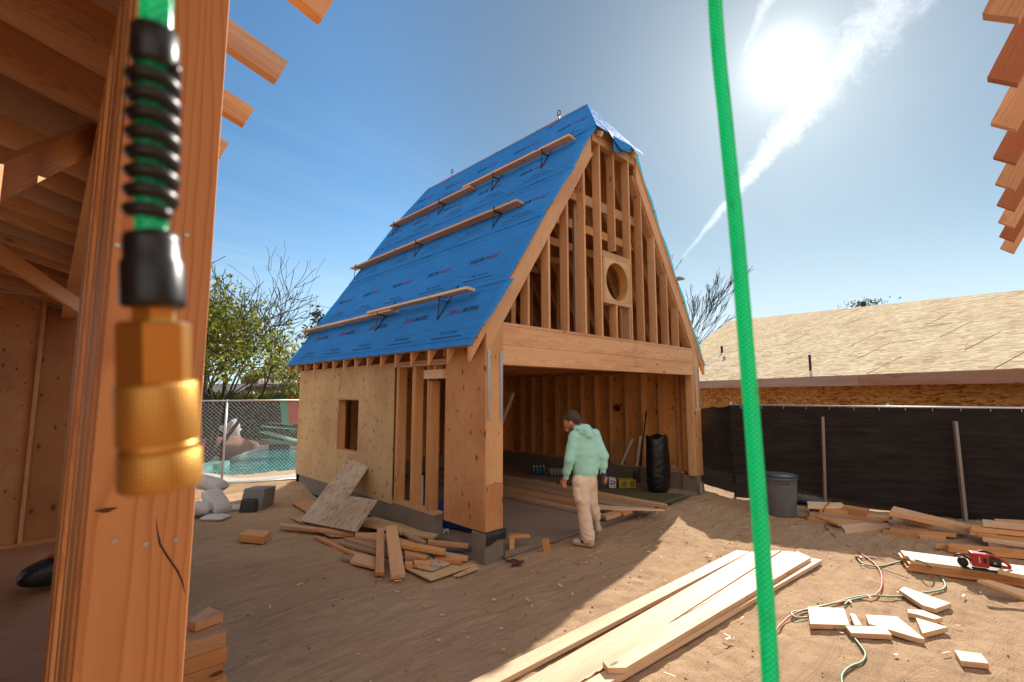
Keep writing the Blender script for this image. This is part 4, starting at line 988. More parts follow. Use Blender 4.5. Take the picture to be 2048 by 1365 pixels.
hose('electric_cable', Z6, [(990, 640), (1050, 632), (1110, 640), (1145, 648), (1110, 640), (1060, 636)], .004, CORD, 'short dark cord lying by the hose connector')
hose('electric_cable', Z6, [(1110, 700), (1180, 718), (1285, 755)], .004, CORD, 'thin dark cord running to the foot of the saw stack')
o = MB().tube([G(*Z6(975, 625), .02), G(*Z6(992, 636), .02)], [.016, .016], 12).build('hose_connector', MATS['mustard_suede'], smooth=True); tag(o, 'small orange-brown hose connector lying on the sand', 'connector')

# circular saw (lies on its base plate)
sp = G(*Z6(1700, 700), ZT); sw = thing('circular_saw', sp, 'red cordless circular saw resting on the stacked boards', 'saw', rz=math.atan2(dv.y, dv.x))
MS = W[sw.name].copy() if sw.name in W else Matrix.Identity(4)
def sm(mb, name, mat, par=None, smooth=False, bevel=0): return mb.build(name, mat, par or sw, smooth=smooth, M=MS, bevel=bevel)
k = 1.0
sm(MB().box((-.14, -.07, 0), (.19, .10, .012)), 'base_plate', JACK, bevel=.002)
bh = sm(MB().box((-.065, -.06, .03), (.065, .05, .165)), 'battery_housing', REDP, bevel=.012)
sm(MB().box((-.012, -.064, .075), (-.004, -.0605, .135)), 'white_mark', PAPER, bh); sm(MB().box((.02, -.064, .08), (.045, -.0605, .125)), 'vent_panel', BLACKP, bh)
sm(MB().tube([(.06, .0, .085), (.16, .0, .078)], .046, 22), 'motor', BLACKP, bevel=.004)
sm(MB().tube([(.11, -.052, .085), (.11, -.040, .085)], .012, 16), 'motor_cap', GUM)
mb = MB().tube([(-.128, -.006, .050), (-.118, .014, .050)], .046, 26); sm(mb, 'blade_guard', BLACKP, bevel=.012)
sm(MB().tube([(-.125, -.014, .055), (-.125, -.011, .055)], .020, 20), 'blade', JACK)
sm(MB().tube(smooth_path([(.05, 0, .145), (.11, 0, .14), (.17, 0, .115), (.22, 0, .075), (.225, 0, .05), (.17, 0, .055), (.13, 0, .085)], 6), .013, 12), 'rear_handle', REDP, smooth=True)
sm(MB().tube(smooth_path([(-.01, .02, .15), (.03, .03, .172), (.09, .035, .165), (.13, .03, .14)], 6), .010, 10), 'front_handle', BLACKP, smooth=True)
sm(MB().tube(smooth_path([(-.19, .0, .095), (-.16, 0, .118), (-.12, 0, .12), (-.08, 0, .09), (-.05, 0, .05)], 5), .009, 10), 'guard_lever', JACK, smooth=True)

# trash can
tc_ = G(1562, 1030, 0); tcn = thing('trash_can', tc_, 'round grey plastic trash can standing by the black screen', 'trash can')
def cyl(name, c, prof, mat, par, n=40, smooth=True, solid=0):
    pts = [Vector(c)+Vector((0, 0, z)) for z, r in prof]; return MB().tube(pts, [r for z, r in prof], n, cap=False).build(name, mat, par, smooth=smooth, solid=solid)
cyl('can_body', tc_, [(0, .01), (0, .205), (.02, .212), (.45, .245), (.56, .252), (.565, .262), (.60, .265), (.605, .252), (.58, .244), (.05, .20), (.04, .01)], GREYP, tcn)
cyl('can_rim', tc_, [(.595, .262), (.60, .272), (.615, .274), (.622, .266), (.615, .252)], plain('dark_rim', (.03, .04, .06), .4), tcn)
vd = (CAM-tc_); vd.z = 0; vd.normalize()
for s_ in (-1, 1):
    hd = (vd*.6+Vector((-vd.y, vd.x, 0))*s_*.9).normalized() if s_ < 0 else (vd*1+Vector((-vd.y, vd.x, 0))*.25).normalized()
    sdv = Vector((-hd.y, hd.x, 0)); c = tc_+hd*.262+Vector((0, 0, .50))
    MB().tube([c-sdv*.07+Vector((0, 0, .03)), c-sdv*.07+hd*.03-Vector((0, 0, .02)), c+sdv*.07+hd*.03-Vector((0, 0, .02)), c+sdv*.07+Vector((0, 0, .03))], .011, 8).build('can_handle', GREYP, tcn, smooth=True)
for i in range(12):
    a_ = i*math.pi/6+.1; dd = Vector((math.cos(a_), math.sin(a_), 0)); MB().beam(tc_+dd*.214+Vector((0, 0, .05)), tc_+dd*.240+Vector((0, 0, .44)), .03, .008, dd).build('can_rib', GREYP, tcn) if i % 2 == 0 else None

# ================================================================ BLACK SCREEN FENCE + PROPS
FA = Vector((5.42, -.62, 0)); FB = Vector((6.70, -4.3, 0)); fd = (FB-FA).normalized(); FH = 1.675
fe = thing('screen_fence', FA, 'chain-link fence covered with black privacy screen along the right side', 'fence')
def cloth(P0, P1, h0, h1, nu, sag=.03, seed=0, zb=.0):
    rows = []
    for j in range(25):
        v = j/24; row = []
        for i in range(nu+1):
            u = i/nu; p = P0.lerp(P1, u); top = h0+(h1-h0)*u-sag*abs(math.sin(u*nu/5*math.pi))
            nn = Vector((-(P1-P0).y, (P1-P0).x, 0)).normalized()
            d = .035*mnoise.noise(Vector((u*nu*.25, v*5, seed)))+.012*mnoise.noise(Vector((u*nu*.7, v*16, seed)))
            row.append(Vector((p.x, p.y, 0))+nn*d+Vector((0, 0, zb+(top-zb)*v)))
        rows.append(row)
    return rows
MB().sheet(cloth(FA, FA+fd*7.5, FH-.004, FH-.004, 90, .012, 1, .03)).build('screen_cloth', SCREEN, fe, smooth=True)
FC = Vector((6.7, 1.6, 0)); MB().sheet(cloth(FA, FC, FH+.0, 1.50, 24, .03, 5, .10)).build('screen_cloth', SCREEN, fe, smooth=True)
MB().tube([FA+Vector((0, 0, FH)), FA+fd*7.5+Vector((0, 0, FH))], .018, 10).build('top_rail', STEEL, fe, smooth=True)
for s_ in (0, 2.35, 4.7, 7.05):
    p = FA+fd*s_+Vector((.10, .03, 0)); MB().tube([p, p+Vector((0, 0, FH+.05))], .024, 10).build('fence_post', STEEL, fe, smooth=True)
for i in range(22):
    p = FA+fd*(.17+.34*i)+Vector((-.02, -.01, FH-.035)); MB().tube([p+Vector((0, 0, -.02)), p+Vector((-.004, 0, .035))], .006, 6).build('tie_clip', STEEL, fe)
for i in range(8): # chain-link barbs above the cloth
    pass
for (a_, c_, lb) in (((1645, 834), (1650, 1004), 'grey timber prop leaning on the screen, nearer the trash can'), ((1910, 843), (1931, 1043), 'grey timber prop leaning on the screen, farther right')):
    bt = onP(*c_, FA+Vector((-.13, -.05, 0)), Vector((-fd.y, fd.x, 0))); tp = onP(*a_, FA+Vector((-.10, -.03, 0)), Vector((-fd.y, fd.x, 0)))
    tag(board('fence_prop', bt-Vector((0, 0, .05)), tp, .04, .085, GREYPOST, up=(.9, .4, 0), bevel=.004), lb, 'prop', 'timber props leaning on the screen')
for q_, lb, nm in (((1605, 1006), 'crumpled dark plastic at the foot of the screen by the can', 1), ((1880, 1028), 'crumpled black plastic behind the big sloping plank', 2)):
    c = G(*q_, .0); rows = []
    for i in range(9):
        v = i/8; row = []
        for j in range(17):
            a_ = j/16*2*math.pi; r = .28*math.sin(math.pi*(.02+.96*v))*(1+.5*mnoise.noise(Vector((math.cos(a_)*1.5, math.sin(a_)*1.5, v*3+nm))))
            row.append(c+Vector((math.cos(a_)*r*.8, math.sin(a_)*r*1.5, .0+.14*(1-math.cos(math.pi*v))/2)))
        rows.append(row)
    tag(MB().sheet(rows).build('plastic_sheet', plain('blue_black_plastic', (.03, .035, .055), .35, 10, .4, .9, .03), smooth=True), lb, 'plastic')

# ================================================================ NEIGHBOUR HOUSE (OSB)
nh = thing('sheathed_house', (9, -2, 0), 'neighbouring single-storey house with bare chipboard roof and walls', 'house')
E1 = G(2048, 736.5, 2.32); E2 = G(1403, 762.6, 2.32); e = (E2-E1).normalized(); nn = Vector((e.y, -e.x, 0)); th = R(22)
rd = nn*math.cos(th)+Vector((0, 0, math.sin(th)))
def rp(s, t): return E1+e*s+rd*t
slab('roof', [rp(-6, 0), rp(13.1, 0), rp(17.5, 5.68), rp(22.2, 11.83), rp(9.3, 7.98), rp(3.5, 6.21), rp(-6, 3.35)], .03, OSBR, nh, grain=e)
# seams between sheets
sm_ = MB(); rr = random.Random(5); up_ = rd.cross(e).normalized(); up_ = up_ if up_.z > 0 else -up_
for r_ in range(1, 10):
    t = 1.2*r_
    if t < 6:
        s_ = -2+rr.random()
        while s_ < 17:
            if rr.random() < .35 and t < 3.3+.25*max(0, s_): sm_.beam(rp(s_, t)+up_*.003, rp(s_+1.2*rr.random()+.4, t)+up_*.002, .010, .003, up_)
            s_ += 1.3
for r_ in range(0, 8):
    t = 1.2*r_; s_ = -2+(1.2 if r_ % 2 else 0)
    while s_ < 18:
        if t+1.2 < 3.3+.33*(s_+6)*.75 and rr.random() < .7: sm_.beam(rp(s_, t+.03)+up_*.004, rp(s_, t+1.17)+up_*.002, .012, .003, up_)
        s_ += 2.44
sm_.build('sheet_seams', plain('seam_gap', (.06, .045, .03), 1.0, spec=0.0), nh)
for (s0, s1, m) in ((-6, 3.05, FIR), (3.06, 12.9, FIRG)):
    board('fascia', E1+e*s0+Vector((0, 0, -.135))-nn*.02, E1+e*s1+Vector((0, 0, -.135))-nn*.02, .03, .235, wood('fascia_red', (.40, .20, .12), (.30, .13, .07)) if s0 < 0 else FIRG, nh)
wl = [-6, -3.6, -1.2, 1.3, 3.7, 6.1, 8.6, 11, 13]
for i in range(8):
    a_ = E1+e*wl[i]+nn*.42; c_ = E1+e*(wl[i+1]-.012)+nn*.42
    M_ = frame((a_+c_)/2+Vector((0, 0, 1.1-2.32)), e, (0, 0, 1)); h = (c_-a_).length/2
    MB().box((-h, -1.2, -.01), (h, 1.13, .01)).build('wall_sheet', OSBW, nh, M=M_)
a_ = E1+e*13+nn*.42; MB().box((0, -.02, 0), (9, .02, 2.3)).build('wall_sheet', OSBW, nh, M=frame((a_.x, a_.y, 0), nn, -e if 0 else Vector((0, 0, 1)).cross(nn)))
pn = rd.cross(e).normalized()
for q_, h, r_, lb in (((1444, 706), .30, .05, 0), ((1621, 741), .42, .032, 0), ((1449, 719), .10, .06, 1)):
    p = onP(*q_, E1, pn); MB().tube([p-Vector((0, 0, .1)), p+Vector((0, 0, h))], r_, 14).build('vent_pipe', BLACKP if not lb else PIPE, nh, smooth=True)

# ================================================================ LEFT BACKGROUND: FENCE, POOL EDGE, HEDGE, TREES, HOUSE
F1 = G(443, 973, 0); F2 = G(592, 960, 0); fdir = (F2-F1).normalized(); fdn = Vector((-fdir.y, fdir.x, 0))
HT = onP(443, 802, F1, fdn).z
cf = thing('chain_link_fence', F1, 'galvanised chain-link fence panel in front of the pool', 'fence')
Pa = F1-fdir*2.6; Pb = F2+fdir*.55
for z in (HT, .03): MB().tube([Pa+Vector((0, 0, z)), Pb+Vector((0, 0, z))], .019, 8).build('rail', STEEL, cf, smooth=True)
for s_ in (0, -2.5, (F2-F1).length+.5): MB().tube([F1+fdir*s_+Vector((0, 0, -.05)), F1+fdir*s_+Vector((0, 0, HT+.02))], .022, 8).build('fence_post', STEEL, cf, smooth=True)
mb = MB(); Lf = (Pb-Pa).length; st_ = .078; k = -int(HT/st_)-1
while k*st_ < Lf:
    for sg in (1, -1):
        s0 = k*st_ if sg > 0 else k*st_+HT; pts = []
        z0, z1 = .04, HT-.01; a0 = s0+(0 if sg > 0 else 0); a1 = s0+sg*(z1-z0)
        # clip to panel
        def cl(a, z):
            return a, z
        t0, t1 = 0., 1.
        for lim, lo in ((0, True), (Lf, False)):
            dA = a1-a0
            t = (lim-a0)/dA
            if (dA > 0) == lo: t0 = max(t0, t)
            else: t1 = min(t1, t)
        if t1 > t0:
            p = Pa+fdir*(a0+(a1-a0)*t0)+Vector((0, 0, z0+(z1-z0)*t0))+fdn*.004*sg; q = Pa+fdir*(a0+(a1-a0)*t1)+Vector((0, 0, z0+(z1-z0)*t1))+fdn*.004*sg
            mb.tube([p, q], .0017, 3, cap=False)
    k += 1
mb.build('wire_mesh', plain('wire_zinc', (.30, .31, .32), .5, 20, .2, .1, .001, .5), cf)
# coping: near and far bands
def band(name, f, pts, w, z0, z1, mat, kind=None):
    P = smooth_path([G(*p, z1) for p in pts], 6); mb = MB(); rows = [[], [], [], []]
    for i, p in enumerate(P):
        d = P[min(i+1, len(P)-1)]-P[max(i-1, 0)]; d.z = 0; n = Vector((-d.y, d.x, 0)).normalized()*w/2
        for r_, q in zip(rows, (p+n+Vector((0, 0, z0-z1)), p+n, p-n, p-n+Vector((0, 0, z0-z1)))): r_.append(q)
    return mb.sheet(rows).build(name, mat, smooth=False)
tag(band('pool_coping', I, [(380, 950), (409, 952), (463, 960), (536, 956), (605, 948), (640, 930)], .42, -.3, .05, COPE), kind='structure')
tag(band('pool_coping', I, [(390, 915), (430, 912), (486, 899), (528, 890)], .35, -.3, .03, COPE), kind='structure')
tag(band('spa_ledge', I, [(380, 940), (405, 930), (430, 926), (440, 922)], .5, -.3, .02, plain('pool_tile', (.12, .30, .28), .4, 20, .3), 0), kind='structure')
tag(MB().prism([G(380, 903, .0), G(486, 893, .0), G(500, 886, .0), G(380, 886, .0)], (0, 0, .03)).build('lawn_patch', GRASS), 'strip of yellow-green grass along the pool', 'grass', kind='stuff')
# raised brick-red deck wall
d0 = PV(462, 884, 17.5); d1 = PV(625, 880, 17.5)
dk = thing('raised_deck', (d0.x, d0.y, 0), 'low raised deck with a brown edge behind the pool', 'deck')
dd = (d1-d0); dd.z = 0; dn = Vector((-dd.y, dd.x, 0)).normalized(); dn = dn if dn.dot(FW) > 0 else -dn
zt = d0.z; dd3 = Vector((d1.x-d0.x, d1.y-d0.y, 0))
b0 = Vector((d0.x, d0.y, 0)); MB().prism([b0+Vector((0, 0, zt)), b0+dd3+Vector((0, 0, zt)), b0+dd3+dn*3+Vector((0, 0, zt)), b0+dn*3+Vector((0, 0, zt))], (0, 0, -.10)).build('deck_top', plain('deck_brown', (.20, .12, .10), .8, 12, .4), dk)
MB().prism([b0+dn*.1+Vector((0, 0, zt-.1)), b0+dd3+dn*.1+Vector((0, 0, zt-.1)), b0+dd3+dn*2.9+Vector((0, 0, zt-.1)), b0+dn*2.9+Vector((0, 0, zt-.1))], (0, 0, -zt)).build('deck_base', plain('dark_base', (.03, .025, .025), .9), dk)
def blob(c, r, mat, name, seed=0, amp=.35, nu=20, nv=12, parent=None, flat_=0):
    rows = []
    for j in range(nv+1):
        v = math.pi*j/nv; row = []
        for i in range(nu+1):
            u = 2*math.pi*i/nu; d = Vector((math.sin(v)*math.cos(u), math.sin(v)*math.sin(u), math.cos(v)))
            k_ = 1+amp*mnoise.noise(d*1.6+Vector((seed, 0, 0)))+amp*.5*mnoise.noise(d*4+Vector((seed, 0, 0)))
            row.append(Vector(c)+Vector((d.x*r[0]*k_, d.y*r[1]*k_, d.z*r[2]*k_)))
        rows.append(row)
    return MB().sheet(rows).build(name, mat, parent, smooth=True)
p = PV(462, 866, 15.5); tag(blob((p.x, p.y, p.z), (.30, .28, .38), ROCK, 'boulder', 3, .6), 'pale upright boulder beside the pool by the fence post', 'boulder')
p = PV(448, 895, 14.6); tag(blob((p.x, p.y, .26), (.85, .45, .30), CLAY, 'boulder', 8, .3), 'broad reddish boulder beside the pool', 'boulder')
p = PV(400, 900, 14.4); tag(blob((p.x, p.y, .2), (.6, .4, .3), CLAY, 'boulder', 12, .3), 'reddish boulder half hidden behind the orange post', 'boulder')
# loungers (cushions in green and red)
def lounger(px, py, dep, back, label):
    p = PV(px, py, dep); r = thing('pool_lounger', p, label, 'lounger', 'green and red pool loungers')
    def slabby(name, a, c, w, t, m): 
        a = Vector(a); c = Vector(c); rows = []
        d = (c-a); sd = RT*w/2; u = d.normalized().cross(RT).normalized()
        for j in range(9):
            ang = 2*math.pi*j/8; row = []
            for i in range(13):
                s = i/12; k_ = .75+.25*abs(math.sin(s*math.pi*5)); row.append(p+a+d*s+RT*(w/2*math.cos(ang))+u*(t*k_*math.sin(ang)))
            rows.append(row)
        MB().sheet(rows).build(name, m, r, smooth=True)
    f = Vector((FW.x, FW.y, 0)).normalized(); R_ = RT
    if back:
        slabby('seat_cushion', -R_*.5+Vector((0, 0, .05)), R_*.55+Vector((0, 0, -.05)), .1, .13, LOUNGEG); slabby('seat_cushion', -R_*.3+Vector((0, 0, .16)), R_*.5+Vector((0, 0, .12)), .1, .08, LOUNGER)
        slabby('backrest_cushion', R_*.30+Vector((0, 0, .1)), R_*.18+Vector((0, 0, .95)), .34, .12, LOUNGEG); slabby('backrest_cushion', R_*.52+Vector((0, 0, .12)), R_*.42+Vector((0, 0, .95)), .34, .14, LOUNGER)
    else:
        slabby('seat_cushion', -R_*.55+Vector((0, 0, .25)), R_*.7+Vector((0, 0, -.1)), .3, .22, plain('mint_pattern', (.22, .38, .28), .8, 30, .6)); slabby('seat_cushion', -R_*.5+Vector((0, 0, .02)), R_*.7+Vector((0, 0, -.22)), .3, .12, LOUNGEG)
lounger(556, 856, 15.5, True, 'green lounger with a red stripe folded upright behind the fence')
lounger(562, 880, 15.2, False, 'pale green patterned lounger lying lowest behind the fence')

def leaves(name, centers, size, mat, parent=None, asp=.45, up=0):
    n = len(centers); C0 = np.asarray(centers); a = RNG.normal(size=(n, 3)); a /= np.linalg.norm(a, axis=1)[:, None]; a[:, 2] -= .35; a /= np.linalg.norm(a, axis=1)[:, None]
    b_ = RNG.normal(size=(n, 3)); b_ -= (b_*a).sum(1)[:, None]*a; b_ /= np.linalg.norm(b_, axis=1)[:, None]
    s = size*(.6+.8*RNG.random(n))[:, None]
    V = np.stack([C0, C0+a*s*.5+b_*s*asp*.5, C0+a*s, C0+a*s*.5-b_*s*asp*.5], 1).reshape(-1, 3)
    F = np.arange(4*n).reshape(n, 4); return mobj(name, V, F, mat, parent)
def grow(base, d0, L, r, depth, spread, rng, mb, tips, bend=.25, ratio=.74, kids=(2, 3), minr=.004):
    p = Vector(base); d = Vector(d0).normalized(); pts = [p.copy()]; rs = [r]; n = 5
    for i in range(n):
        d = (d+Vector((rng.uniform(-1, 1), rng.uniform(-1, 1), rng.uniform(-.6, .9)))*bend).normalized(); p = p+d*L/n; pts.append(p.copy()); rs.append(r*(1-.42*(i+1)/n))
    mb.tube(pts, [max(minr, x) for x in rs], 6 if r > .02 else 4, cap=False)
    tips.append((p.copy(), depth)); 
    if depth <= 1: tips.append((pts[3], depth)); tips.append((pts[2], depth))
    if depth == 0: return
    for k in range(rng.randint(*kids)+(1 if depth > 2 else 0)):
        ax = d.cross(Vector((rng.uniform(-1, 1), rng.uniform(-1, 1), rng.uniform(-1, 1)))).normalized()
        nd = (Matrix.Rotation(rng.uniform(.5, 1)*spread, 3, ax) @ d); q = pts[rng.choice((3, 4, 5))]
        grow(q, nd, L*ratio*rng.uniform(.8, 1.15), rs[-1]*rng.uniform(.6, .85), depth-1, spread, rng, mb, tips, bend, ratio, kids, minr)
def tree(name, base, label, seed, trunkL, r, depth, dirs, leafn, leafs, leafmat_, zmax=99, spread=.7, cat='tree', minr=.004, bend=.25, kids=(2, 3), ratio=.74, rad=.35):
    rng = random.Random(seed); t = thing(name, base, label, cat); mb = MB(); tips = []
    for (d, L, rr_) in dirs: grow(base, d, L, rr_, depth, spread, rng, mb, tips, bend, ratio, kids, minr)
    mb.build('branches', BARK, t, smooth=True)
    if leafn:
        C = []
        tp = [p for p, dd_ in tips if dd_ <= 2 and p.z < zmax(p) ] if callable(zmax) else [p for p, dd_ in tips if dd_ <= 2 and p.z < zmax]
        for p in tp:
            k_ = leafn
            for i in range(k_): C.append((p.x+rng.gauss(0, rad), p.y+rng.gauss(0, rad), p.z+rng.gauss(0, rad*.8)))
        leaves('foliage', C, leafs, leafmat_, t)
    return t
RTH = Vector((RT.x, RT.y, 0)); FWH = Vector((FW.x, FW.y, 0)).normalized()
tb = PV(415, 880, 13.2); tb.z = 0
tree('evergreen_tree', tb, 'half-bare tree with yellow-green leaves and dark limbs beside the pool', 11, 2, .1, 4,
     [(RTH*.10+Vector((0, 0, 1)), 2.0, .085), (RTH*.55+Vector((0, 0, .9)), 2.2, .065), (RTH*.3+Vector((0, 0, 1)), 2.6, .07), (-RTH*.5+Vector((0, 0, 1)), 2.2, .06)], 17, .13, LEAF, zmax=lambda p: 4.9-.85*(p-tb).dot(RTH), spread=.8, minr=.008, rad=.30)
tb2 = PV(392, 860, 16.5); tb2.z = 0
tree('bare_tree', tb2, 'leafless tree whose twigs fan out over the leafy one', 5, 2, .1, 4, [(RTH*.05+Vector((0, 0, 1)), 3.3, .10), (RTH*.50+Vector((0, 0, 1)), 2.6, .07)], 0, .1, LEAF, spread=.8, minr=.006, bend=.32)
tb3 = G(1375, 1000, 0); tb3 = PV(1318, 780, 17); tb3.z = 0
tree('bare_tree', tb3, 'leafless tree showing past the right slope of the blue roof', 9, 2, .1, 5, [(Vector((0, 0, 1))-RTH*.02, 3.0, .06), (Vector((0, 0, 1))-RTH*.10, 3.4, .05)], 0, .1, LEAF, spread=.22, minr=.006, bend=.12, ratio=.66)
tb4 = PV(665, 800, 24); tb4.z = 0
tree('pine_tree', tb4, 'dark conifer tip peeping over the far edge of the blue roof', 4, 2, .1, 3, [(Vector((0, 0, 1)), 3.3, .12)], 60, .22, LEAFP, spread=1.1, rad=.18)
C = []
for i in range(42000):
    u = RNG.random(); px = 360+270*u; dep = 17.8+2.2*RNG.random(); top = 797+6*math.sin(u*21)+4*math.sin(u*47); py = top+(915-top)*RNG.random()**.8
    C.append(tuple(PV(px, py, dep)))
hg = thing('hedge', PV(500, 880, 18.5)*1, 'dense dark green hedge behind the pool', 'hedge'); leaves('foliage', C, .13, LEAFH, hg)
MB().prism([PV(350, 815, 19.6)+Vector((0, 0, 0)), PV(640, 815, 19.6), PV(640, 815, 21), PV(350, 815, 21)], (0, 0, -1.9)).build('hedge_core', LEAFP, hg)
C = []
for i in range(2600):
    u = RNG.random(); px = 400+200*u; py = 785+18*RNG.random()-10*math.sin(u*17)*0; C.append(tuple(PV(px, py, 17.5+RNG.random())))
vn = leaves('vine', C, .12, LEAF); tag(vn, 'straggly sunlit creeper along the top of the hedge', 'plant')
# far house
hb = PV(470, 800, 30); h0 = Vector((hb.x, hb.y, 0)); RU = RTH.normalized()
fh = thing('white_house', h0, 'low white house with tiled lean-to roof beyond the hedge', 'house')
zt = PV(500, 757, 30).z; zb = PV(500, 768, 30).z
def wbox(name, s0, s1, f0, f1, z0, z1, m, par=fh, bevel=0): return MB().box((s0, f0, z0), (s1, f1, z1)).build(name, m, par, M=frame(h0, RU, FWH), bevel=bevel)
wbox('wall', -4, 6, .2, 6, 0, zb, plain('blue_grey_wall', (.30, .34, .38), .9)); wbox('parapet', 1.4, 6, 0, 6, zb, zt, STUCCO); wbox('roof_rim', 1.4, 6, -.06, 6.1, zt, zt+.09, TILE)
zz = PV(500, 776, 30).z
for i in range(26):
    s_ = 1.1+i*.16; MB().tube([h0+RU*s_+Vector((0, 0, zb-.18))-FWH*.1, h0+RU*(s_-.25)+Vector((0, 0, zz-.45))-FWH*.9], .055, 6).build('roof_tiles', TILE, fh) if i < 1 else None
mb = MB()
for i in range(26):
    s_ = 1.1+i*.16; mb.tube([h0+RU*s_+Vector((0, 0, zb-.12))-FWH*.1, h0+RU*(s_-.28)+Vector((0, 0, zz-.42))-FWH*.9], .05, 6)
mb.build('tiled_lean_to', TILE, fh); wbox('beam', .9, 6, -1, -.85, zz-.62, zz-.48, FIRG)
mb = MB().prism([h0+RU*1.0+Vector((0, 0, zb-.16))-FWH*.06, h0+RU*6+Vector((0, 0, zb-.16))-FWH*.06, h0+RU*6+Vector((0, 0, zz-.5))-FWH*.9, h0+RU*.8+Vector((0, 0, zz-.5))-FWH*.9], (0, 0, -.04)); mb.build('lean_to_deck', plain('pale_grout', (.4, .33, .28)), fh)
for c_, r_, sd_2, lb in (((548, 748), 1.5, 3, 'rounded yellowish treetop rising behind the white house'), ((510, 752), .9, 4, 'lower yellowish treetop left of the rounded one')):
    p = PV(*c_, 46); t = thing('distant_tree', (p.x, p.y, 0), lb, 'tree'); MB().tube([(p.x, p.y, 0), (p.x, p.y, p.z)], .15, 6).build('trunk', BARK, t)
    C = [];
    while len(C) < 2600:
        v = RNG.normal(size=3); v /= np.linalg.norm(v); v *= (.75+.25*RNG.random())*r_*(1+.25*mnoise.noise(Vector(v)*2.2)); C.append((p.x+v[0]*1.2, p.y+v[1]*1.2, p.z-.4+v[2]*.85))
    leaves('foliage', C, .22, LEAFY, t)
p = PV(1726, 604, 30); C = [(p.x+.5*RNG.normal(), p.y+.5*RNG.normal(), p.z-.1+.11*RNG.normal()) for i in range(260)]
t = thing('distant_tree', (p.x, p.y, 0), 'tiny treetop just above the chipboard roof ridge', 'tree'); MB().tube([(p.x, p.y, 0), (p.x, p.y, p.z)], .12, 6).build('trunk', BARK, t); leaves('foliage', C, .16, LEAFH, t)
q = smooth_path([PV(300, 668, 26), PV(520, 701, 26), PV(640, 716, 26), PV(900, 735, 26)], 6); tag(MB().tube(q, .012, 5).build('power_line', BLACKP), 'thin overhead cable crossing the sky beside the roof corner', 'cable')

# ================================================================ SANDBAGS, TUB, DEBRIS LEFT OF BARN
def pillow(name, c, L, Wd, H, rz, tilt, label, group, mat=BAGW, seed=0):
    rows = []; M = Matrix.Translation(c) @ Matrix.Rotation(rz, 4, 'Z') @ Matrix.Rotation(tilt, 4, 'Y')
    nu, nv = 22, 20
    for j in range(nv+1):
        a_ = 2*math.pi*j/nv; row = []
        for i in range(nu+1):
            u = i/nu*2-1; s = (1-abs(u)**4)**.5; ca, sa = math.cos(a_), math.sin(a_)
            wv = 1+.08*mnoise.noise(Vector((u*3, ca*2, seed+sa)))
            row.append(Vector((u*L/2*(1+.03*ca), Wd/2*math.copysign(abs(ca)**.75, ca)*(.86+.14*s)*wv, H/2*sa*s*wv)))
        rows.append(row)
    o = MB().sheet([[q*.84 for q in r_] for r_ in rows]).build(name, mat, smooth=True, M=M); return tag(o, label, 'sandbag', group)
gb = 'white sandbags heaped by the fence'
ya = math.atan2(RT.y, RT.x)
p = G(415, 1020, .0); pillow('sandbag', p+Vector((0, 0, .42)), .62, .40, .26, ya, .25, 'upper white sandbag slumped over the heap beside the post', gb, seed=1)
p = G(388, 1038, .0); pillow('sandbag', p+Vector((0, 0, .15)), .55, .38, .24, ya+.3, .05, 'lower left white sandbag mostly hidden by the post', gb, seed=2)
p = G(432, 1028, .0); pillow('sandbag', p+Vector((0, 0, .19)), .56, .40, .22, ya-.35, .75, 'white sandbag leaning diagonally at the front of the heap', gb, seed=3)
p = G(430, 1042, .0); pillow('sandbag', p+Vector((0, 0, .05)), .42, .3, .10, ya, 0, 'flattened white sandbag lying on the dirt in front', gb, seed=4)
p = G(468, 1022, .0); pillow('sandbag', p+Vector((0, 0, .05)), .40, .3, .12, ya+.2, 0, 'small flat sandbag lying next to the grey tub', gb, seed=6)
tub = thing('plastic_tub', G(500, 1022, 0), 'grey square plastic tub turned over on the dirt', 'tub')
fz = Vector((-FWH.x, -FWH.y, 0)); Mt = frame(G(500, 1024, .0), RU, -fz)
MB().add([(-.19, 0, 0), (.17, 0, 0), (.17, .42, 0), (-.19, .42, 0), (-.15, .06, .35), (.19, .06, .35), (.20, .42, .33), (-.15, .42, .33)], [(3, 2, 1, 0), (4, 5, 6, 7), (0, 1, 5, 4), (1, 2, 6, 5), (2, 3, 7, 6), (3, 0, 4, 7)]).build('tub_shell', plain('tub_grey', (.20, .20, .21), .6), tub, M=Mt, bevel=.012)
MB().add([(-.10, -.16, 0), (.14, -.16, 0), (.13, -.004, 0), (-.10, -.004, 0), (-.09, -.12, .20), (.13, -.12, .20), (.12, .0, .21), (-.09, .0, .21)], [(3, 2, 1, 0), (4, 5, 6, 7), (0, 1, 5, 4), (1, 2, 6, 5), (2, 3, 7, 6), (3, 0, 4, 7)]).build('dark_lid', plain('tub_dark', (.035, .037, .04), .5), tub, M=Mt, bevel=.008)
flat('wood_block', Z3, [(1395, 500), (1450, 466), (1585, 476), (1542, 516)], .095, .09, FIRO, 'single orange wood block alone on the dirt, left of the scrap heap', 'block', bevel=.004)

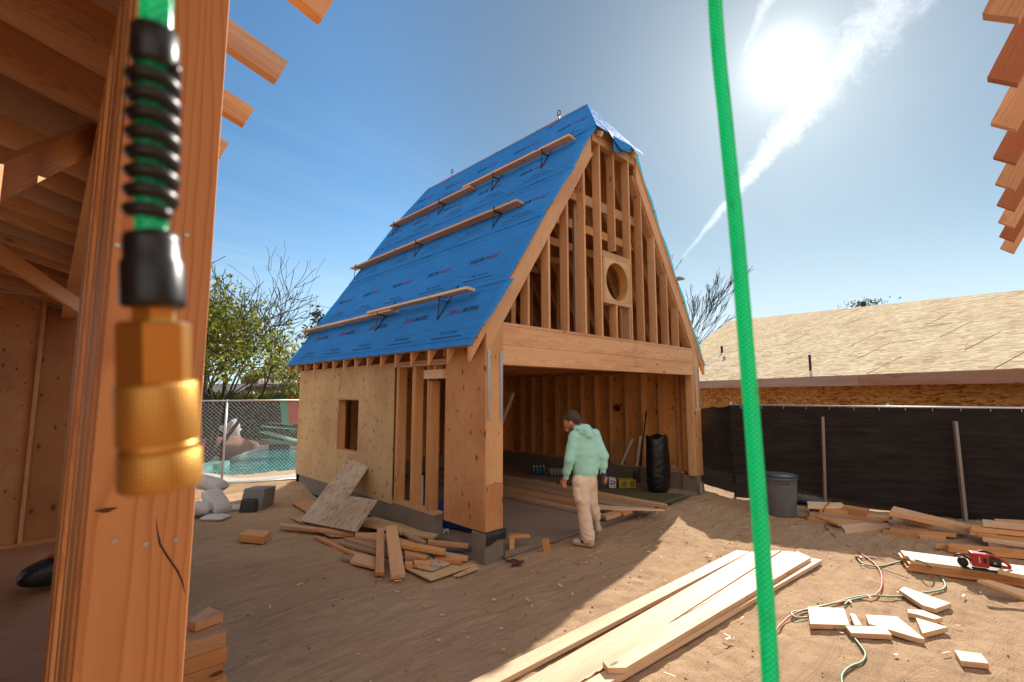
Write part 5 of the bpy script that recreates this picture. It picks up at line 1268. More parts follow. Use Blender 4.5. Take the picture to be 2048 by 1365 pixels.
# leaning L-shaped sheet
p1 = G(600, 1042, .10); p2 = G(712, 1064, .14); p3 = onX(694, 920, -.05)
nl = (p2-p1).cross(p3-p1).normalized(); LP = [onP(x, y, p1, nl) for x, y in ((694, 920), (744, 922.5), (698, 992), (755, 1000), (712, 1064), (600, 1042))]
o = slab('plywood_offcut', LP, .016, PLYG, down=(nl if nl.z < 0 else -nl), grain=LP[0]-LP[5]); tag(o, 'large L-shaped plywood sheet with swirling grain leaning on the barn', 'plywood')
gh = 'scrap wood heaped in front of the barn door'
for pts, z, th, m, lb in (
    ([(85, 467), (245, 450), (290, 480), (200, 535)], .06, .014, PLYR, 'reddish plywood scrap behind the foot of the L-shaped sheet'),
    ([(80, 575), (215, 563), (330, 600), (150, 612)], .035, .014, PLY, 'pale plywood scrap at the left foot of the L-shaped sheet'),
    ([(600, 590), (690, 570), (1010, 650), (1180, 700), (1150, 735), (620, 640)], .10, .016, PLY, 'wide plywood strip along the concrete under the L-shaped sheet'),
    ([(160, 618), (560, 690), (520, 715), (370, 712)], .05, .02, FIRG, 'dark thin board under the long stick at the left of the heap'),
    ([(0, 616), (560, 684), (550, 700), (0, 636)], .09, .034, FIR, 'long thin stick reaching farthest left from the scrap heap'),
    ([(245, 712), (270, 710), (575, 842), (560, 852)], .05, .035, FIRO, 'slanting orange stick left of the red panel'),
    ([(440, 765), (560, 720), (700, 740), (990, 850), (985, 880), (700, 830)], .055, .035, FIRG, 'broad grey board at the bottom of the scrap heap'),
    ([(470, 730), (560, 720), (940, 810), (920, 840), (700, 800)], .09, .035, FIRG, 'grey board on top of the broad grey one in the heap'),
    ([(560, 690), (750, 690), (1000, 760), (980, 780), (560, 712)], .13, .036, FIR, 'light board running under the two upright-looking boards'),
    ([(565, 838), (705, 868), (705, 945), (520, 902)], .05, .03, FIRD if 0 else FIR, 'reddish square panel at the front left of the heap'),
    ([(455, 855), (540, 860), (540, 890), (460, 880)], .04, .035, FIRG, 'small grey offcut tucked beside the reddish panel'),
    ([(930, 950), (1180, 880), (1460, 925), (1120, 1040)], .035, .018, PLY, 'large pale plywood rectangle at the front right of the heap'),
    ([(1290, 1008), (1455, 935), (1478, 955), (1330, 1010)], .02, .014, PLY, 'plywood corner peeping out under the large pale rectangle'),
    ([(975, 935), (1130, 880), (1268, 915), (1128, 968)], .065, .016, PLYG, 'small greyish plywood piece on the large pale rectangle'),
    ([(900, 748), (1235, 808), (1215, 832), (895, 780)], .17, .04, FIRO, 'thick orange board pointing right on top of the heap'),
    ([(925, 815), (1095, 862), (1085, 885), (930, 850)], .11, .05, FIRO, 'orange block below the thick orange board'),
    ([(1165, 820), (1400, 862), (1395, 880), (1250, 870)], .10, .035, FIR, 'pinkish board end pointing at the pedestal'),
    ([(1165, 858), (1368, 875), (1340, 900), (1150, 880)], .085, .04, FIRO, 'orange board at the right end of the heap'),
    ([(1100, 740), (1415, 770), (1395, 785), (1100, 760)], .15, .035, FIR, 'long slim stick reaching to the concrete pedestal'),
    ([(905, 682), (930, 684), (1090, 750), (1060, 762), (960, 725)], .16, .03, FIRG, 'dark crooked stick above the thick orange board'),
    ([(880, 650), (1175, 700), (1140, 728), (890, 690)], .13, .03, PLY, 'pale board lying against the concrete step'),
    ([(930, 900), (990, 905), (985, 930), (930, 925)], .08, .05, FIRO, 'tiny orange block between the two leaning boards and plywood'),
    ([(995, 893), (1125, 902), (1115, 922), (1000, 915)], .10, .035, FIRO, 'small orange block with a knot hole on the plywood'),
    ([(930, 850), (1030, 868), (1020, 890), (930, 880)], .10, .04, FIRG, 'grey block end beside the two leaning boards')):
    flat('scrap_wood', Z2, pts, z, th, m, lb, 'scrap wood', gh)
flat('scrap_wood', Z2, [(722, 655), (775, 655), (775, 985), (707, 985)], [.25, .25, .065, .065], .04, FIR, 'narrow board propped over the heap, left of the leaning pair', 'scrap wood', gh)
flat('scrap_wood', Z2, [(785, 640), (868, 630), (933, 998), (825, 1013)], [.27, .27, .065, .065], .04, FIR, 'wide board propped over the heap, right of the leaning pair', 'scrap wood', gh)
# small label card by the step
lc = [onP(*Z2(x, y), G(*Z2(1180, 714), .03), Vector((-.6, -.8, 0))) for x, y in ((1175, 672), (1255, 660), (1253, 706), (1177, 716))]
lb_ = slab('label_card', lc, .003, PAPER, down=(.6, .8, 0)); tag(lb_, 'white printed card standing beside the concrete step', 'card')
ck = MB(); A0 = lc[0]; U_ = lc[1]-lc[0]; V_ = lc[3]-lc[0]; nf_ = Vector((-.6, -.8, 0))*.003
for r_, (u0, u1) in enumerate(((.06, .55), (.06, .50), (.06, .42), (.06, .5))):
    q0 = A0+U_*u0+V_*(.15+.2*r_)+nf_; q1 = A0+U_*u1+V_*(.15+.2*r_)+nf_; ck.beam(q0, q1, .006, .002, nf_)
ck.beam(A0+U_*.66+V_*.75+nf_, A0+U_*.78+V_*.3+nf_, .01, .002, nf_); ck.beam(A0+U_*.78+V_*.3+nf_, A0+U_*.86+V_*.75+nf_, .01, .002, nf_); ck.beam(A0+U_*.64+V_*.8+nf_, A0+U_*.9+V_*.8+nf_, .008, .002, nf_)
ck.build('print', INK, lb_)
# chain and debris in front of the pedestal
P = smooth_path([G(950, 1112, .02), G(975, 1120, .02), G(1000, 1113, .02), G(1015, 1122, .02), G(1030, 1120, .03), G(1040, 1128, .03), G(1025, 1130, .02), G(1045, 1124, .03), G(1020, 1126, .04)], 6)
mb = MB()
for i in range(0, len(P)-1):
    a_, c_ = P[i], P[i+1]; u = Vector((0, 0, 1)) if i % 2 else Vector((.3, .8, 0)); d = (c_-a_).normalized(); m_ = (a_+c_)/2; sd_3 = d.cross(u).normalized()
    mb.tube([m_+d*.022*math.cos(t)+sd_3*.012*math.sin(t) for t in np.linspace(0, 2*math.pi, 9)], .004, 5, cap=False)
tag(mb.build('chain', CORD), 'rusty dark chain trailing on the dirt before the pedestal', 'chain')
flat('scrap_wood', I, [(1018, 1066), (1058, 1068), (1060, 1070), (1018, 1072)], .20, .035, FIRO, 'short orange block bridging beside the near pedestal', 'scrap wood')
flat('scrap_wood', I, [(1018, 1078), (1028, 1077), (1029, 1079), (1019, 1081)], .165, .13, FIRO, 'upright orange block holding the bridge piece by the pedestal', 'scrap wood')

# ================================================================ INSIDE THE BARN
gi = 'long planks stored on the barn floor'
for pts, z, th, m, lb in (
    ([(-500, 960), (130, 1092), (1000, 1290), (1065, 1335), (130, 1135), (-500, 1000)], .10, .045, FIRG, 'lowest front plank of the pile on the barn floor'),
    ([(-500, 930), (130, 1048), (1300, 1278), (1220, 1300), (130, 1092), (-500, 960)], .15, .05, FIR, 'second plank back of the pile on the barn floor'),
    ([(-500, 900), (300, 1010), (1500, 1235), (1480, 1250), (1290, 1262), (130, 1040), (-500, 930)], .16, .05, FIRG, 'wide middle plank of the pile on the barn floor'),
    ([(-400, 880), (420, 1000), (1615, 1220), (1600, 1232), (1000, 1140), (300, 1010), (-400, 900)], .12, .05, FIR, 'rearmost plank of the pile on the barn floor, pale end'),
    ([(920, 1225), (1590, 1268), (1590, 1276), (1000, 1262)], .17, .02, FIRP, 'thin light lath lying across the plank pile'),
    ([(1000, 1310), (1140, 1288), (1190, 1300), (1060, 1340)], .145, .05, FIR, 'stub of plank at the pile end behind the person')):
    flat('stored_plank', Z1, pts, z, th, m, lb, 'plank', gi)
o = slab('green_floor_patch', [G(*Z1(*p), .062) for p in ((560, 1020), (1100, 1065), (1830, 1140), (1640, 1215), (1000, 1130), (700, 1075))], .006, plain('green_patch', (.10, .10, .05), .9, 6, .5, .4, .01)); tag(o, 'dull green flat patch on the barn floor', 'sheet')  # green area of the floor, drawn as a thin slab
# trash bag
def tallbag(c, w, h, mat, seed, name='trash_bag'):
    rows = []
    for j in range(40):
        v = j/39; row = []
        for i in range(41):
            a_ = 2*math.pi*i/40; r = w*(.93+.10*math.sin(v*3.0)-.25*max(0, .06-v)*8)*(1+.07*mnoise.noise(Vector((math.cos(a_)*1.3, math.sin(a_)*1.3, v*2.2+seed)))+.035*mnoise.noise(Vector((math.cos(a_)*2, math.sin(a_)*2, v*17+seed))))
            row.append(Vector(c)+Vector((r*math.cos(a_), r*math.sin(a_)*.8, h*v+.03*v*math.sin(3*a_)+.012*mnoise.noise(Vector((a_*3, v*9, seed))))))
        rows.append(row)
    rows.append([Vector(c)+Vector((.5*w*math.cos(2*math.pi*i/40), .4*w*math.sin(2*math.pi*i/40), h*.93)) for i in range(41)]); rows.append([Vector(c)+Vector((0, 0, h*.88))]*41)
    rows.insert(0, [Vector(c)]*41)
    return MB().sheet(rows).build(name, mat, smooth=True)
p = G(*Z1(1535, 1105), .06); tag(tallbag(p, .25, 1.02, plain('black_bag', (.010, .010, .012), .30, 8, .4, .9, .02), 2), 'tall stuffed black bin bag standing at the barn side wall', 'bag')
def carton(px0, px1, py0, py1, z, mat, name, label, dep=.22):
    a_ = G(*Z1(px0, py1), z); c_ = G(*Z1(px1, py1), z); h = (py1-py0)*.21973*(a_-CAM).dot(FW)/FPX
    d = c_-a_; M_ = frame(a_, d, Vector((0, 0, 1)).cross(d)); w = d.length; r = thing(name, a_, label, 'box')
    mb = MB(); t_ = .006; mb.box((0, 0, 0), (w, t_, h)); mb.box((0, dep-t_, 0), (w, dep, h)); mb.box((0, t_, 0), (t_, dep-t_, h)); mb.box((w-t_, t_, 0), (w, dep-t_, h)); mb.box((t_, t_, 0), (w-t_, dep-t_, t_))
    mb.build('carton', mat, r, M=M_); return r, M_, w, h
r, M_, w, h = carton(1178, 1330, 1005, 1078, .065, YELB, 'yellow_box', 'open yellow carton with dark printed emblems on the barn floor')
pm = MB()
for cx_ in (.28, .80):
    for rr_ in (.30, .20, .10): pm.tube([(w*cx_+h*rr_*1.25*math.cos(t), -.002, h*.55+h*rr_*math.sin(t)) for t in np.linspace(0, 2*math.pi, 13)], .0045, 4, cap=False)
for i in range(5): pm.box((w*(.08+.17*i), -.003, h*.10), (w*(.08+.17*i)+w*.10, -.001, h*.18))
pm.build('printed_emblem', plain('brown_ink', (.08, .035, .015)), r, M=M_)
r, M_, w, h = carton(1088, 1147, 990, 1075, .065, PAPER, 'white_box', 'small white carton with dark printed blocks beside the yellow one', .15)
pm = MB()
for u0, u1, v0, v1 in ((.15, .35, .62, .8), (.45, .6, .65, .8), (.12, .55, .32, .5), (.65, .88, .35, .7), (.2, .35, .1, .2), (.65, .85, .08, .22)): pm.box((w*u0, -.003, h*v0), (w*u1, -.001, h*v1))
pm.build('printed_blocks', plain('maroon_ink', (.10, .03, .03)), r, M=M_)
def bottle(name, c, h, r_, mat, label, group, capm=WHITEP):
    t = thing(name, c, label, 'bottle', group); cyl('bottle_body', c, [(0, .002), (0, r_), (h*.62, r_), (h*.8, r_*.5), (h*.88, r_*.32)], mat, t, 12); cyl('bottle_cap', c, [(h*.86, r_*.36), (h*.98, r_*.36), (h, .001)], capm, t, 10); return t
BWAT = plain('blue_liquid', (.04, .12, .22), .2); BCLR = plain('clear_plastic', (.30, .28, .28), .15, 30, .6)
bt_ = bottle('water_bottle', G(*Z1(400, 955), .065), .19, .034, BWAT, 'blue water bottle with white cap, front row, first from left', 'blue water bottles in a pack')
ORD = ('first', 'second', 'third', 'fourth', 'fifth', 'sixth'); ROWS = ('front', 'middle', 'back')
def duptree(root, loc, label):
    rr_ = root.copy(); rr_['label'] = label; COL.objects.link(rr_); rr_.matrix_world = Matrix.Translation(loc); 
    for ch in root.children:
        c = ch.copy(); COL.objects.link(c); c.parent = rr_; c.matrix_local = W[root.name].inverted() @ W[ch.name]
    return rr_
bp = G(*Z1(400, 955), .065)
for i in range(4):
    for j in range(3):
        if i or j: duptree(bt_, bp+RU*(.075*i)+FWH*(.075*j), f'blue water bottle with white cap, {ROWS[j]} row, {ORD[i]} from left')
bt2 = bottle('water_bottle', G(*Z1(560, 965), .065), .19, .034, BCLR, 'clear water bottle with dark cap, front row, first from left', 'clear water bottles in a pack', BLACKP); bp = G(*Z1(560, 965), .065)
for i in range(6):
    for j in range(3):
        if i or j: duptree(bt2, bp+RU*(.072*i-.04*(j % 2))+FWH*(.075*j), f'clear water bottle with dark cap, {ROWS[j]} row, {ORD[i]} from left')
for q_, lb in (((430, 1008), 'small round lamp bulb catching light on the stored planks'), ((580, 1036), 'second shiny bulb on the stored planks, closer to the person')):
    p = G(*Z1(*q_), .20); tag(blob((p.x, p.y, p.z), (.024, .024, .024), STEEL, 'light_bulb', 1, 0), lb, 'bulb')
p = onX(*Z1(1162, 347), BW-.06); t = thing('hose_reel', p, 'round dark red disc hung on the barn side wall', 'disc')
MB().tube([p+Vector((-.04, 0, 0)), p+Vector((.0, 0, 0))], [.075, .075], 24).build('disc_body', plain('maroon', (.10, .012, .018), .4), t, bevel=.01); MB().tube([p+Vector((-.048, 0, 0)), p+Vector((-.04, 0, 0))], .014, 12).build('hub', REDP, t)
t = thing('shovel', onX(*Z1(1350, 1010), BW-.35), 'long-handled shovel leaning on the side wall beside the bin bag', 'shovel')
a_ = G(*Z1(1352, 1000), .10); c_ = onX(*Z1(1424, 378), BW-.16); MB().tube([a_, c_], .014, 8).build('handle', BARK, t, smooth=True); MB().tube([c_-(c_-a_).normalized()*.14, c_], .019, 8).build('grip', BLACKP, t, smooth=True)
sb = [Vector((math.cos(u*math.pi)*.11*(1-.5*v**2), 0, -v*.26+.02*math.sin(u*math.pi))) for v in (0, .4, .8, 1) for u in (0, .25, .5, .75, 1)]
MB().sheet([[a_+RU*(-.11+.22*i/6)*(1-.55*(j/6)**3)+Vector((0, 0, .18-.26*j/6))-FWH*.03*math.sin(math.pi*i/6) for i in range(7)] for j in range(7)]).build('blade', JACK, t, smooth=True, solid=.004)
for pts, m, lb, nm in ((((1298, 630), (1196, 862)), WHITEP, 'white plastic strip leaning at a slant on the side wall', 'flashing_strip'), (((1372, 602), (1336, 874)), WHITEP, 'white plastic strip leaning almost upright beside the shovel', 'flashing_strip'), (((1162, 655), (1112, 850)), FIRG, 'dark stick leaning on the side wall right of the person', 'leaning_stick')):
    t1 = onX(*Z1(*pts[0]), BW-.16); b1 = onX(*Z1(*pts[1]), BW-.22); tag(board(nm, b1, t1, .012, .055, m, up=(0, 1, 0)), lb, 'strip')
for i, q_ in enumerate(((1700, 905), (545, 795))):
    p = onX(*Z1(*q_), BW-.10); P = [p+Vector((.03*math.sin(3.1*t), .10*math.cos(2.3*t), .03+.03*math.sin(5*t))) for t in np.linspace(0, 6.3, 50)]
    tag(MB().tube(P, .005, 5).build('rope_coil', BAGW, smooth=True), ('tangle of pale cord on the concrete ledge right of the bin bag', 'tangle of pale cord on the ledge at the dark end of the side wall')[i], 'cord')
# things glimpsed through the doorway
c = Vector((.72, 1.35, .06)); rows = []
for j in range(16):
    v = j/15; row = []
    for i in range(31):
        a_ = 2*math.pi*i/30; r_ = math.sin(math.pi*(.03+.5*v))*(.42+.10*mnoise.noise(Vector((math.cos(a_)*2, math.sin(a_)*2, v*3)))); row.append(c+Vector((r_*.75*math.cos(a_), r_*1.25*math.sin(a_), .42*(1-v)**.8*(1)+.05*mnoise.noise(Vector((math.cos(a_)*3, math.sin(a_)*3, v*5))))))
    rows.append(row)
rows.insert(0, [c+Vector((0, 0, .44))]*31)
tag(MB().sheet(rows).build('tarp_bundle', BLUET, smooth=True), 'crumpled blue tarpaulin bundle behind the door studs', 'tarp')
tag(board('white_stick', (.28, 1.73, .06), (.28, 1.73, .72), .05, .03, WHITEP, up=(0, 1, 0)), 'white painted post standing behind the door studs', 'post')
tg = slab('paper_tag', [onX(*p, .30) for p in ((832, 957), (837, 953), (838.5, 961), (832, 966))], .002, PAPER, down=(1, 0, 0)); tag(tg, 'small white paper tag hanging above the blue tarp', 'tag')
tag(board('diagonal_stick', (1.6, 2.1, .3), (1.6, 1.2, 1.9), .06, .04, FIRG), 'dark diagonal stick seen through the doorway', 'stick')

# ================================================================ PERSON (smooth-union distance field, meshed with surface nets)
def surf_nets(field, lo, hi, h):
    n = [int(math.ceil((b_-a_)/h))+1 for a_, b_ in zip(lo, hi)]
    ax_ = [lo[i]+h*np.arange(n[i]) for i in range(3)]
    Xg, Yg, Zg = np.meshgrid(*ax_, indexing='ij'); D_ = field(Xg, Yg, Zg); ins = D_ < 0
    c = [ins[i:n[0]-1+i, j:n[1]-1+j, k:n[2]-1+k] for i in (0, 1) for j in (0, 1) for k in (0, 1)]
    s = sum(x.astype(np.int8) for x in c); act = (s > 0) & (s < 8); ids = -np.ones(act.shape, int); ids[act] = np.arange(act.sum())
    I_ = np.argwhere(act); acc = np.zeros((len(I_), 3)); cnt = np.zeros(len(I_))
    corners = [(i, j, k) for i in (0, 1) for j in (0, 1) for k in (0, 1)]
    dv_ = {cc: D_[I_[:, 0]+cc[0], I_[:, 1]+cc[1], I_[:, 2]+cc[2]] for cc in corners}
    for a_ in corners:
        for d in range(3):
            if a_[d] == 0:
                b2 = list(a_); b2[d] = 1; b2 = tuple(b2); da, db = dv_[a_], dv_[b2]; m_ = (da < 0) != (db < 0)
                t = np.where(m_, da/np.where(m_, da-db, 1), 0); p = np.array(a_, float)[None, :]+np.zeros((len(I_), 3)); p[:, d] += t
                acc[m_] += p[m_]; cnt[m_] += 1
    V = (I_+acc/cnt[:, None])*h+np.array(lo); Fs = []
    for d in range(3):
        u, v = (d+1) % 3, (d+2) % 3
        sl0 = [slice(None)]*3; sl1 = [slice(None)]*3; sl0[d] = slice(0, n[d]-1); sl1[d] = slice(1, n[d])
        ch = ins[tuple(sl0)] != ins[tuple(sl1)]; E_ = np.argwhere(ch); E_ = E_[(E_[:, u] > 0) & (E_[:, v] > 0) & (E_[:, u] < n[u]-1) & (E_[:, v] < n[v]-1)]
        def idd(du, dv2):
            q = E_.copy(); q[:, u] -= du; q[:, v] -= dv2; return ids[q[:, 0], q[:, 1], q[:, 2]]
        q = np.stack([idd(0, 0), idd(1, 0), idd(1, 1), idd(0, 1)], 1); fl = ins[E_[:, 0], E_[:, 1], E_[:, 2]]
        q[~fl] = q[~fl][:, ::-1]; Fs.append(q[(q >= 0).all(1)])
    return V, np.concatenate(Fs)
def cone(a, b_, r0, r1, sx=1, sy=1):
    a = np.array(a, float); b_ = np.array(b_, float)
    def f(X, Y, Z):
        ab = b_-a; px, py, pz = (X-a[0])/sx, (Y-a[1])/sy, Z-a[2]; ab_ = np.array([ab[0]/sx, ab[1]/sy, ab[2]])
        t = np.clip((px*ab_[0]+py*ab_[1]+pz*ab_[2])/(ab_@ab_), 0, 1)
        return np.sqrt((px-t*ab_[0])**2+(py-t*ab_[1])**2+(pz-t*ab_[2])**2)-(r0+(r1-r0)*t)
    return f
def ell(c, r, rz=0, ry=0):
    ca, sa = math.cos(rz), math.sin(rz); cb, sb = math.cos(ry), math.sin(ry)
    def f(X, Y, Z):
        x, y, z = X-c[0], Y-c[1], Z-c[2]; x, y = ca*x+sa*y, -sa*x+ca*y; x, z = cb*x-sb*z, sb*x+cb*z
        k = np.sqrt((x/r[0])**2+(y/r[1])**2+(z/r[2])**2); return (k-1)*min(r)
    return f
def smin(a, b_, k):
    h = np.clip(.5+.5*(b_-a)/k, 0, 1); return b_*(1-h)+a*h-k*h*(1-h)
def union(prims, k=.03, wr=None):
    def f(X, Y, Z):
        d = None
        for p in prims:
            kk = k
            if isinstance(p, tuple): p, kk = p
            v = p(X, Y, Z); d = v if d is None else smin(d, v, kk)
        if wr is not None: d = d+wr(X, Y, Z)
        return d
    return f
def sn(X, Y, Z, s, sd):   # smooth pseudo noise
    return (np.sin(X*s*1.3+sd+2*np.sin(Z*s*.7+sd))+np.sin(Y*s*1.7+1.9*sd+1.5*np.sin(X*s*.9))+np.sin(Z*s*1.1+2.3*sd+1.7*np.sin(Y*s*.8+sd)))/3
us = .00146
def J(zx, zy, f=0.0): return ((zx-362.6)*us, f, (1250-zy)*us)
P0 = G(1165, 1093, 0); PM = Matrix.Translation((P0.x, P0.y, .004)) @ Matrix(((RU.x, FWH.x, 0, 0), (RU.y, FWH.y, 0, 0), (0, 0, 1, 0), (0, 0, 0, 1)))
per = thing('person', (P0.x, P0.y, 0), 'person in mint hooded sweatshirt and cream cargo trousers walking, dark bottle in right hand', 'person')
shL, elL, wrL = J(300, 335, -.03), J(256, 515, -.07), J(226, 672, .0)
shR, elR, wrR = J(497, 332, .10), J(562, 500, .05), J(556, 640, .06)
hipL, knL, anL = J(352, 715, .0), J(372, 905, .02), J(412, 1190, .0)
hipR, knR, anR = J(438, 715, .10), J(456, 900, .14), J(508, 1062, .235)
neck = J(362, 262, .05); headc = J(285, 186, .07); pel = J(404, 680, .05); chest = J(398, 420, .04)
def finger(base, dirs, r, L):
    out = []; p = np.array(base, float)
    for d, l in zip(dirs, L):
        d = np.array(d, float); d /= np.linalg.norm(d); q = p+d*l; out.append((cone(p, q, r, r*.9), .006)); p = q; r *= .92
    return out
hL = J(214, 712, .02); hR = J(566, 685, .055)
prims = [cone(chest, pel, .125, .12, 1.1, .75), cone(J(395, 310, .05), chest, .10, .13, 1.35, .75), cone(neck, J(330, 225, .06), .056, .052),
         ell(headc, (.098, .076, .112), .5, -.45), (ell(J(262, 222, .08), (.065, .052, .06), .5, -.5), .03), (cone(J(236, 232, .10), J(234, 247, .10), .012, .016), .012),
         (cone(J(244, 268, .10), J(252, 280, .095), .028, .026), .02), (ell(J(240, 215, .10), (.03, .04, .014), .5), .02), (ell(J(276, 212, -.022), (.020, .012, .032)), .008),
         (cone(J(236, 258, .10), J(240, 258, .085), .011, .011), .008),
         cone(shL, elL, .055, .044), cone(elL, wrL, .042, .030), cone(shR, elR, .055, .044), cone(elR, wrR, .042, .030),
         (cone(wrL, hL, .029, .034, 1, .6), .02), (cone(wrR, hR, .029, .033, 1, .7), .02),
         cone(hipL, knL, .085, .06), cone(knL, anL, .058, .042), cone(hipR, knR, .085, .06), cone(knR, anR, .058, .042),
         (cone(anL, J(330, 1225, .06), .04, .03), .02), (cone(anR, J(468, 1130, .37), .04, .03), .02)]
for i, (dx, dy) in enumerate(((-.022, -.012), (-.009, -.016), (.006, -.017), (.020, -.010))):   # left hand, relaxed curl
    prims += finger((hL[0]+dx*.9, hL[1]+dy*.3, hL[2]-.018), [(.05+dx*3, .1, -1), (.25+dx*2, .25, -1), (.7, .4, -.8)], .0095-(.001 if i == 3 else 0), (.034-(.004 if i in (0, 3) else 0), .022, .018))
prims += finger((hL[0]-.026, hL[1]+.01, hL[2]+.012), [(-.5, .4, -1), (-.05, .3, -1)], .0105, (.028, .026))
bax = np.array(J(556, 668, .02)); bbx = np.array(J(536, 750, .0))
bdir = (bbx-bax)/np.linalg.norm(bbx-bax)
for i in range(4):      # right hand wraps the bottle
    t = .018+.021*i; c = bax+bdir*t; side = np.array((1, 0, 0))-bdir*bdir[0]; side /= np.linalg.norm(side); fr = np.cross(bdir, side)
    if fr[1] > 0: fr = -fr
    R_ = .040; p0_ = c+side*R_*.85-fr*.022; prims += finger(p0_, [side*.35+fr*1.0, -side*.75+fr*.75, -side*1.0-fr*.1], .0095-.0006*i, (.036, .024, .017))
    if i == 1: palm = p0_
prims += [(cone(hR, palm, .030, .024), .015)]
prims += finger((hR[0]-.035, hR[1]-.005, hR[2]-.006), [(-.25, -.6, -.9), (.1, -.5, -1)], .011, (.034, .026))
V, F = surf_nets(union(prims, .025), (-.42, -.22, -.02), (.42, .52, 1.72), .0062)
mobj('body', V, F, SKIN, per, smooth=True, M=PM)
# clothing
armk = lambda X, Y, Z: 0
def wr_h(X, Y, Z): return .004*sn(X, Y, Z, 16, 1)+.0035*np.sin(X*55+Z*24+4*sn(X, Y, Z, 10, 3))*np.clip(1.2-Z, .15, 1)+.004*sn(X, Y, Z*1.6, 38, 4)+.003*np.sin(Z*70+6*sn(X, Y, Z, 9, 2))*np.clip((.62-np.abs(Z-.62))*1.5, 0, 1)
hood_c = J(395, 292, -.02)
pr = [cone(J(396, 335, .04), J(398, 470, .04), .135, .155, 1.20, .80), cone(J(398, 470, .04), J(404, 612, .04), .155, .152, 1.10, .82), (cone(J(404, 622, .04), J(406, 655, .045), .132, .128, 1.12, .84), .012),
      cone(J(310, 322, -.02), J(490, 318, .10), .070, .070), cone(shL, elL, .074, .064), cone(elL, J(234, 625, -.02), .062, .056), (cone(J(233, 640, -.01), J(228, 680, .0), .041, .038), .012),
      cone(shR, elR, .074, .064), cone(elR, J(560, 590, .05), .062, .056), (cone(J(558, 606, .055), J(557, 645, .06), .041, .038), .012),
      (cone(J(330, 262, .03), J(420, 258, .03), .048, .05), .02), (ell(J(402, 285, -.045), (.115, .05, .05), .15, .10), .02), (ell(J(430, 300, -.06), (.06, .04, .045), 0, .5), .02), (cone(J(345, 250, .10), J(420, 262, .12), .042, .04), .02)]
V, F = surf_nets(union(pr, .028, wr_h), (-.40, -.24, .72), (.42, .36, 1.56), .0075); hd_ = mobj('sweatshirt', V, F, HOODIE, per, smooth=True, M=PM)
pr = [ell(J(392, 276, -.050), (.088, .035, .030), .15, .12)]
V, F = surf_nets(union([(ell(J(395, 268, -.06), (.105, .040, .030), .15, .15)), (ell(J(425, 305, -.085), (.055, .022, .045), .0, .5), .03)], .03, lambda X, Y, Z: .004*sn(X, Y, Z, 50, 3)), (-.2, -.2, 1.25), (.3, .1, 1.55), .006)
mobj('hood_fold', V, F, HOODIE, hd_, smooth=True, M=PM)
def wr_p(X, Y, Z): return .006*sn(X, Y, Z, 18, 2)+.005*np.sin(Z*58+5*sn(X, Y, Z, 12, 5))*0+.003*np.sin(Z*44+X*30+7*sn(X, Y, Z, 14, 5))*np.clip(1.1-Z*1.4, .1, 1)+.003*sn(X, Y, Z, 45, 7)
pr = [cone(J(402, 668, .05), J(402, 720, .05), .140, .138, 1.05, .82), cone(hipL, J(366, 860, .01), .108, .094), cone(J(366, 860, .01), J(385, 1010, .01), .090, .080), cone(J(385, 1010, .01), J(410, 1175, .0), .080, .086),
      cone(hipR, knR, .105, .088), cone(knR, J(482, 980, .18), .084, .072), cone(J(482, 980, .18), J(504, 1040, .228), .072, .074),
      (ell(J(320, 800, -.03), (.055, .06, .11)), .015), (ell(J(300, 775, -.03), (.03, .05, .02)), .008)]
V, F = surf_nets(union(pr, .03, wr_p), (-.30, -.20, .05), (.34, .50, .93), .0075); pt = mobj('cargo_trousers', V, F, PANTS, per, smooth=True, M=PM)
pr = [ell(J(325, 805, -.055), (.048, .050, .085))]
V, F = surf_nets(union([cone(J(322, 770, -.055), J(328, 850, -.055), .045, .05, 1, 1)], .01, lambda X, Y, Z: .003*sn(X, Y, Z, 60, 1)), (-.15, -.17, .50), (.02, .05, .80), .006); mobj('cargo_pocket', V, F, PANTS, pt, smooth=True, M=PM)
# hair
def wr_hair(X, Y, Z): return .007*sn(X, Y, Z*.5, 80, 2)+.006*sn(X, Y, Z, 170, 5)
hc = np.array(headc)
hairp = union([ell((hc[0]+.010, hc[1]-.006, hc[2]+.016), (.107, .087, .114), .5, -.45), (ell(J(225, 175, .10), (.05, .06, .03), .4, -.6), .02), (ell(J(335, 200, .03), (.045, .06, .055)), .03)], .02, wr_hair)
def hairf(X, Y, Z):
    d = hairp(X, Y, Z)
    cut = (Z-hc[2])+.75*(X-hc[0])*1.0+.012  # keep above a slanted line running from brow to nape
    cut2 = -((Z-(hc[2]-.030))+.35*(X-hc[0]))+.010*sn(X, Y, Z, 110, 3)
    return np.maximum(d, cut2)
V, F = surf_nets(hairf, (-.30, -.12, 1.38), (.12, .24, 1.72), .005); mobj('hair', V, F, HAIR, per, smooth=True, M=PM)
for e_ in ((-.013, .005), (.03, .005)):
    pass
ey = J(243, 222, .055); MB().tube([Vector(ey)+Vector((-.004, -.004, 0)), Vector(ey)+Vector((.0, .0, 0))], .008, 8).build('eye', PAPER, per, M=PM)
MB().tube([Vector(J(247, 211, .05)), Vector(J(238, 212, .075))], .004, 6).build('eyebrow', HAIR, per, M=PM)
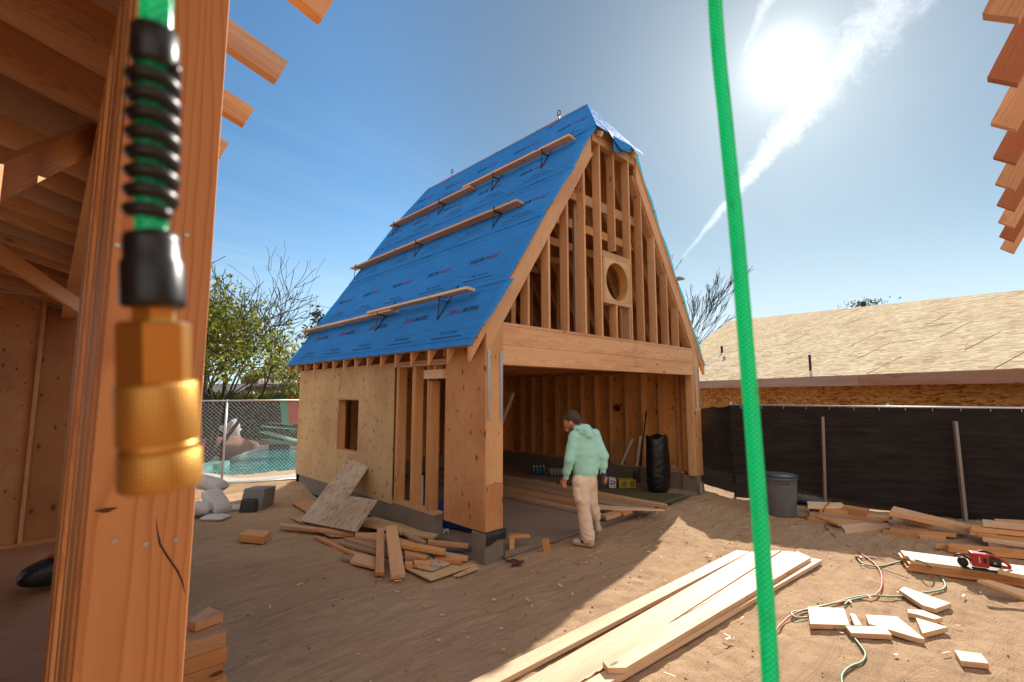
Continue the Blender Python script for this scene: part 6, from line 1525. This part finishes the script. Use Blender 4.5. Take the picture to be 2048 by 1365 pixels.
# shoes
def shoe(heel, toe, ank, name):
    h = np.array(heel); t = np.array(toe); a = np.array(ank); d = (t-h)/np.linalg.norm(t-h); m_ = h+(t-h)*.45
    upv = np.array([0, 0, 1.]); n = upv-d*(d@upv); n /= np.linalg.norm(n); S = lambda p, q: tuple(p+n*q)
    up_f = union([cone(S(h+d*.03, .045), S(t-d*.04, .034), .040, .036), (cone(S(h+d*.035, .05), tuple(a+(0, 0, -.01)), .042, .043), .02)], .02)
    lo_ = np.minimum(np.minimum(h, t), a)-.09; hi_ = np.maximum(np.maximum(h, t), a)+.09
    def upf(X, Y, Z):
        pl_ = (X-h[0])*n[0]+(Y-h[1])*n[1]+(Z-h[2])*n[2]; return np.maximum(up_f(X, Y, Z), .022-pl_)
    V, F = surf_nets(upf, lo_, hi_, .005); s_ = mobj(name, V, F, SHOEW, per, smooth=True, M=PM)
    so_f = union([cone(S(h+d*.035, .012), S(t-d*.045, .012), .044, .042)], .02)
    def sf(X, Y, Z):
        pl_ = (X-h[0])*n[0]+(Y-h[1])*n[1]+(Z-h[2])*n[2]; return np.maximum(np.maximum(so_f(X, Y, Z), pl_-.026), -pl_)
    V, F = surf_nets(sf, lo_, hi_, .005); mobj('sole', V, F, GUM, s_, smooth=True, M=PM)
    sd_v = np.cross(n, d); sd_v = sd_v if sd_v[1] < 0 else -sd_v
    c = h+d*.13+n*.05+sd_v*.040
    MB().beam(tuple(c-d*.02-n*.018), tuple(c+d*.025+n*.02), .012, .006, tuple(sd_v)).beam(tuple(c-d*.01+n*.02), tuple(c+d*.02-n*.016), .010, .006, tuple(sd_v)).build('side_stripe', NAVY, s_, M=PM)
    c2 = h+d*.045+n*.085; MB().tube([tuple(c2-n*.018), tuple(c2+n*.006)], .047, 18).build('suede_collar', MUST, s_, M=PM)
shoe(J(452, 1250, -.03), J(286, 1249, .09), anL, 'shoe')
shoe((.288, .22, .118), (.178, .30, .006), anR, 'shoe')
bo = thing('drink_bottle', PM @ Vector(tuple(bax)), 'dark cylindrical drink bottle held in the right hand of the person', 'bottle')
Bx = [Vector(tuple(bax+bdir*t)) for t in (-.025, -.02, .10, .125, .13)]
MB().tube(Bx, [.030, .036, .037, .034, .02], 22).build('bottle_body', BLACKP, bo, smooth=True, M=PM)
MB().tube([Vector(tuple(bax+bdir*-.034)), Vector(tuple(bax+bdir*-.022))], .030, 20).build('bottle_lid', GREYP, bo, smooth=True, M=PM)
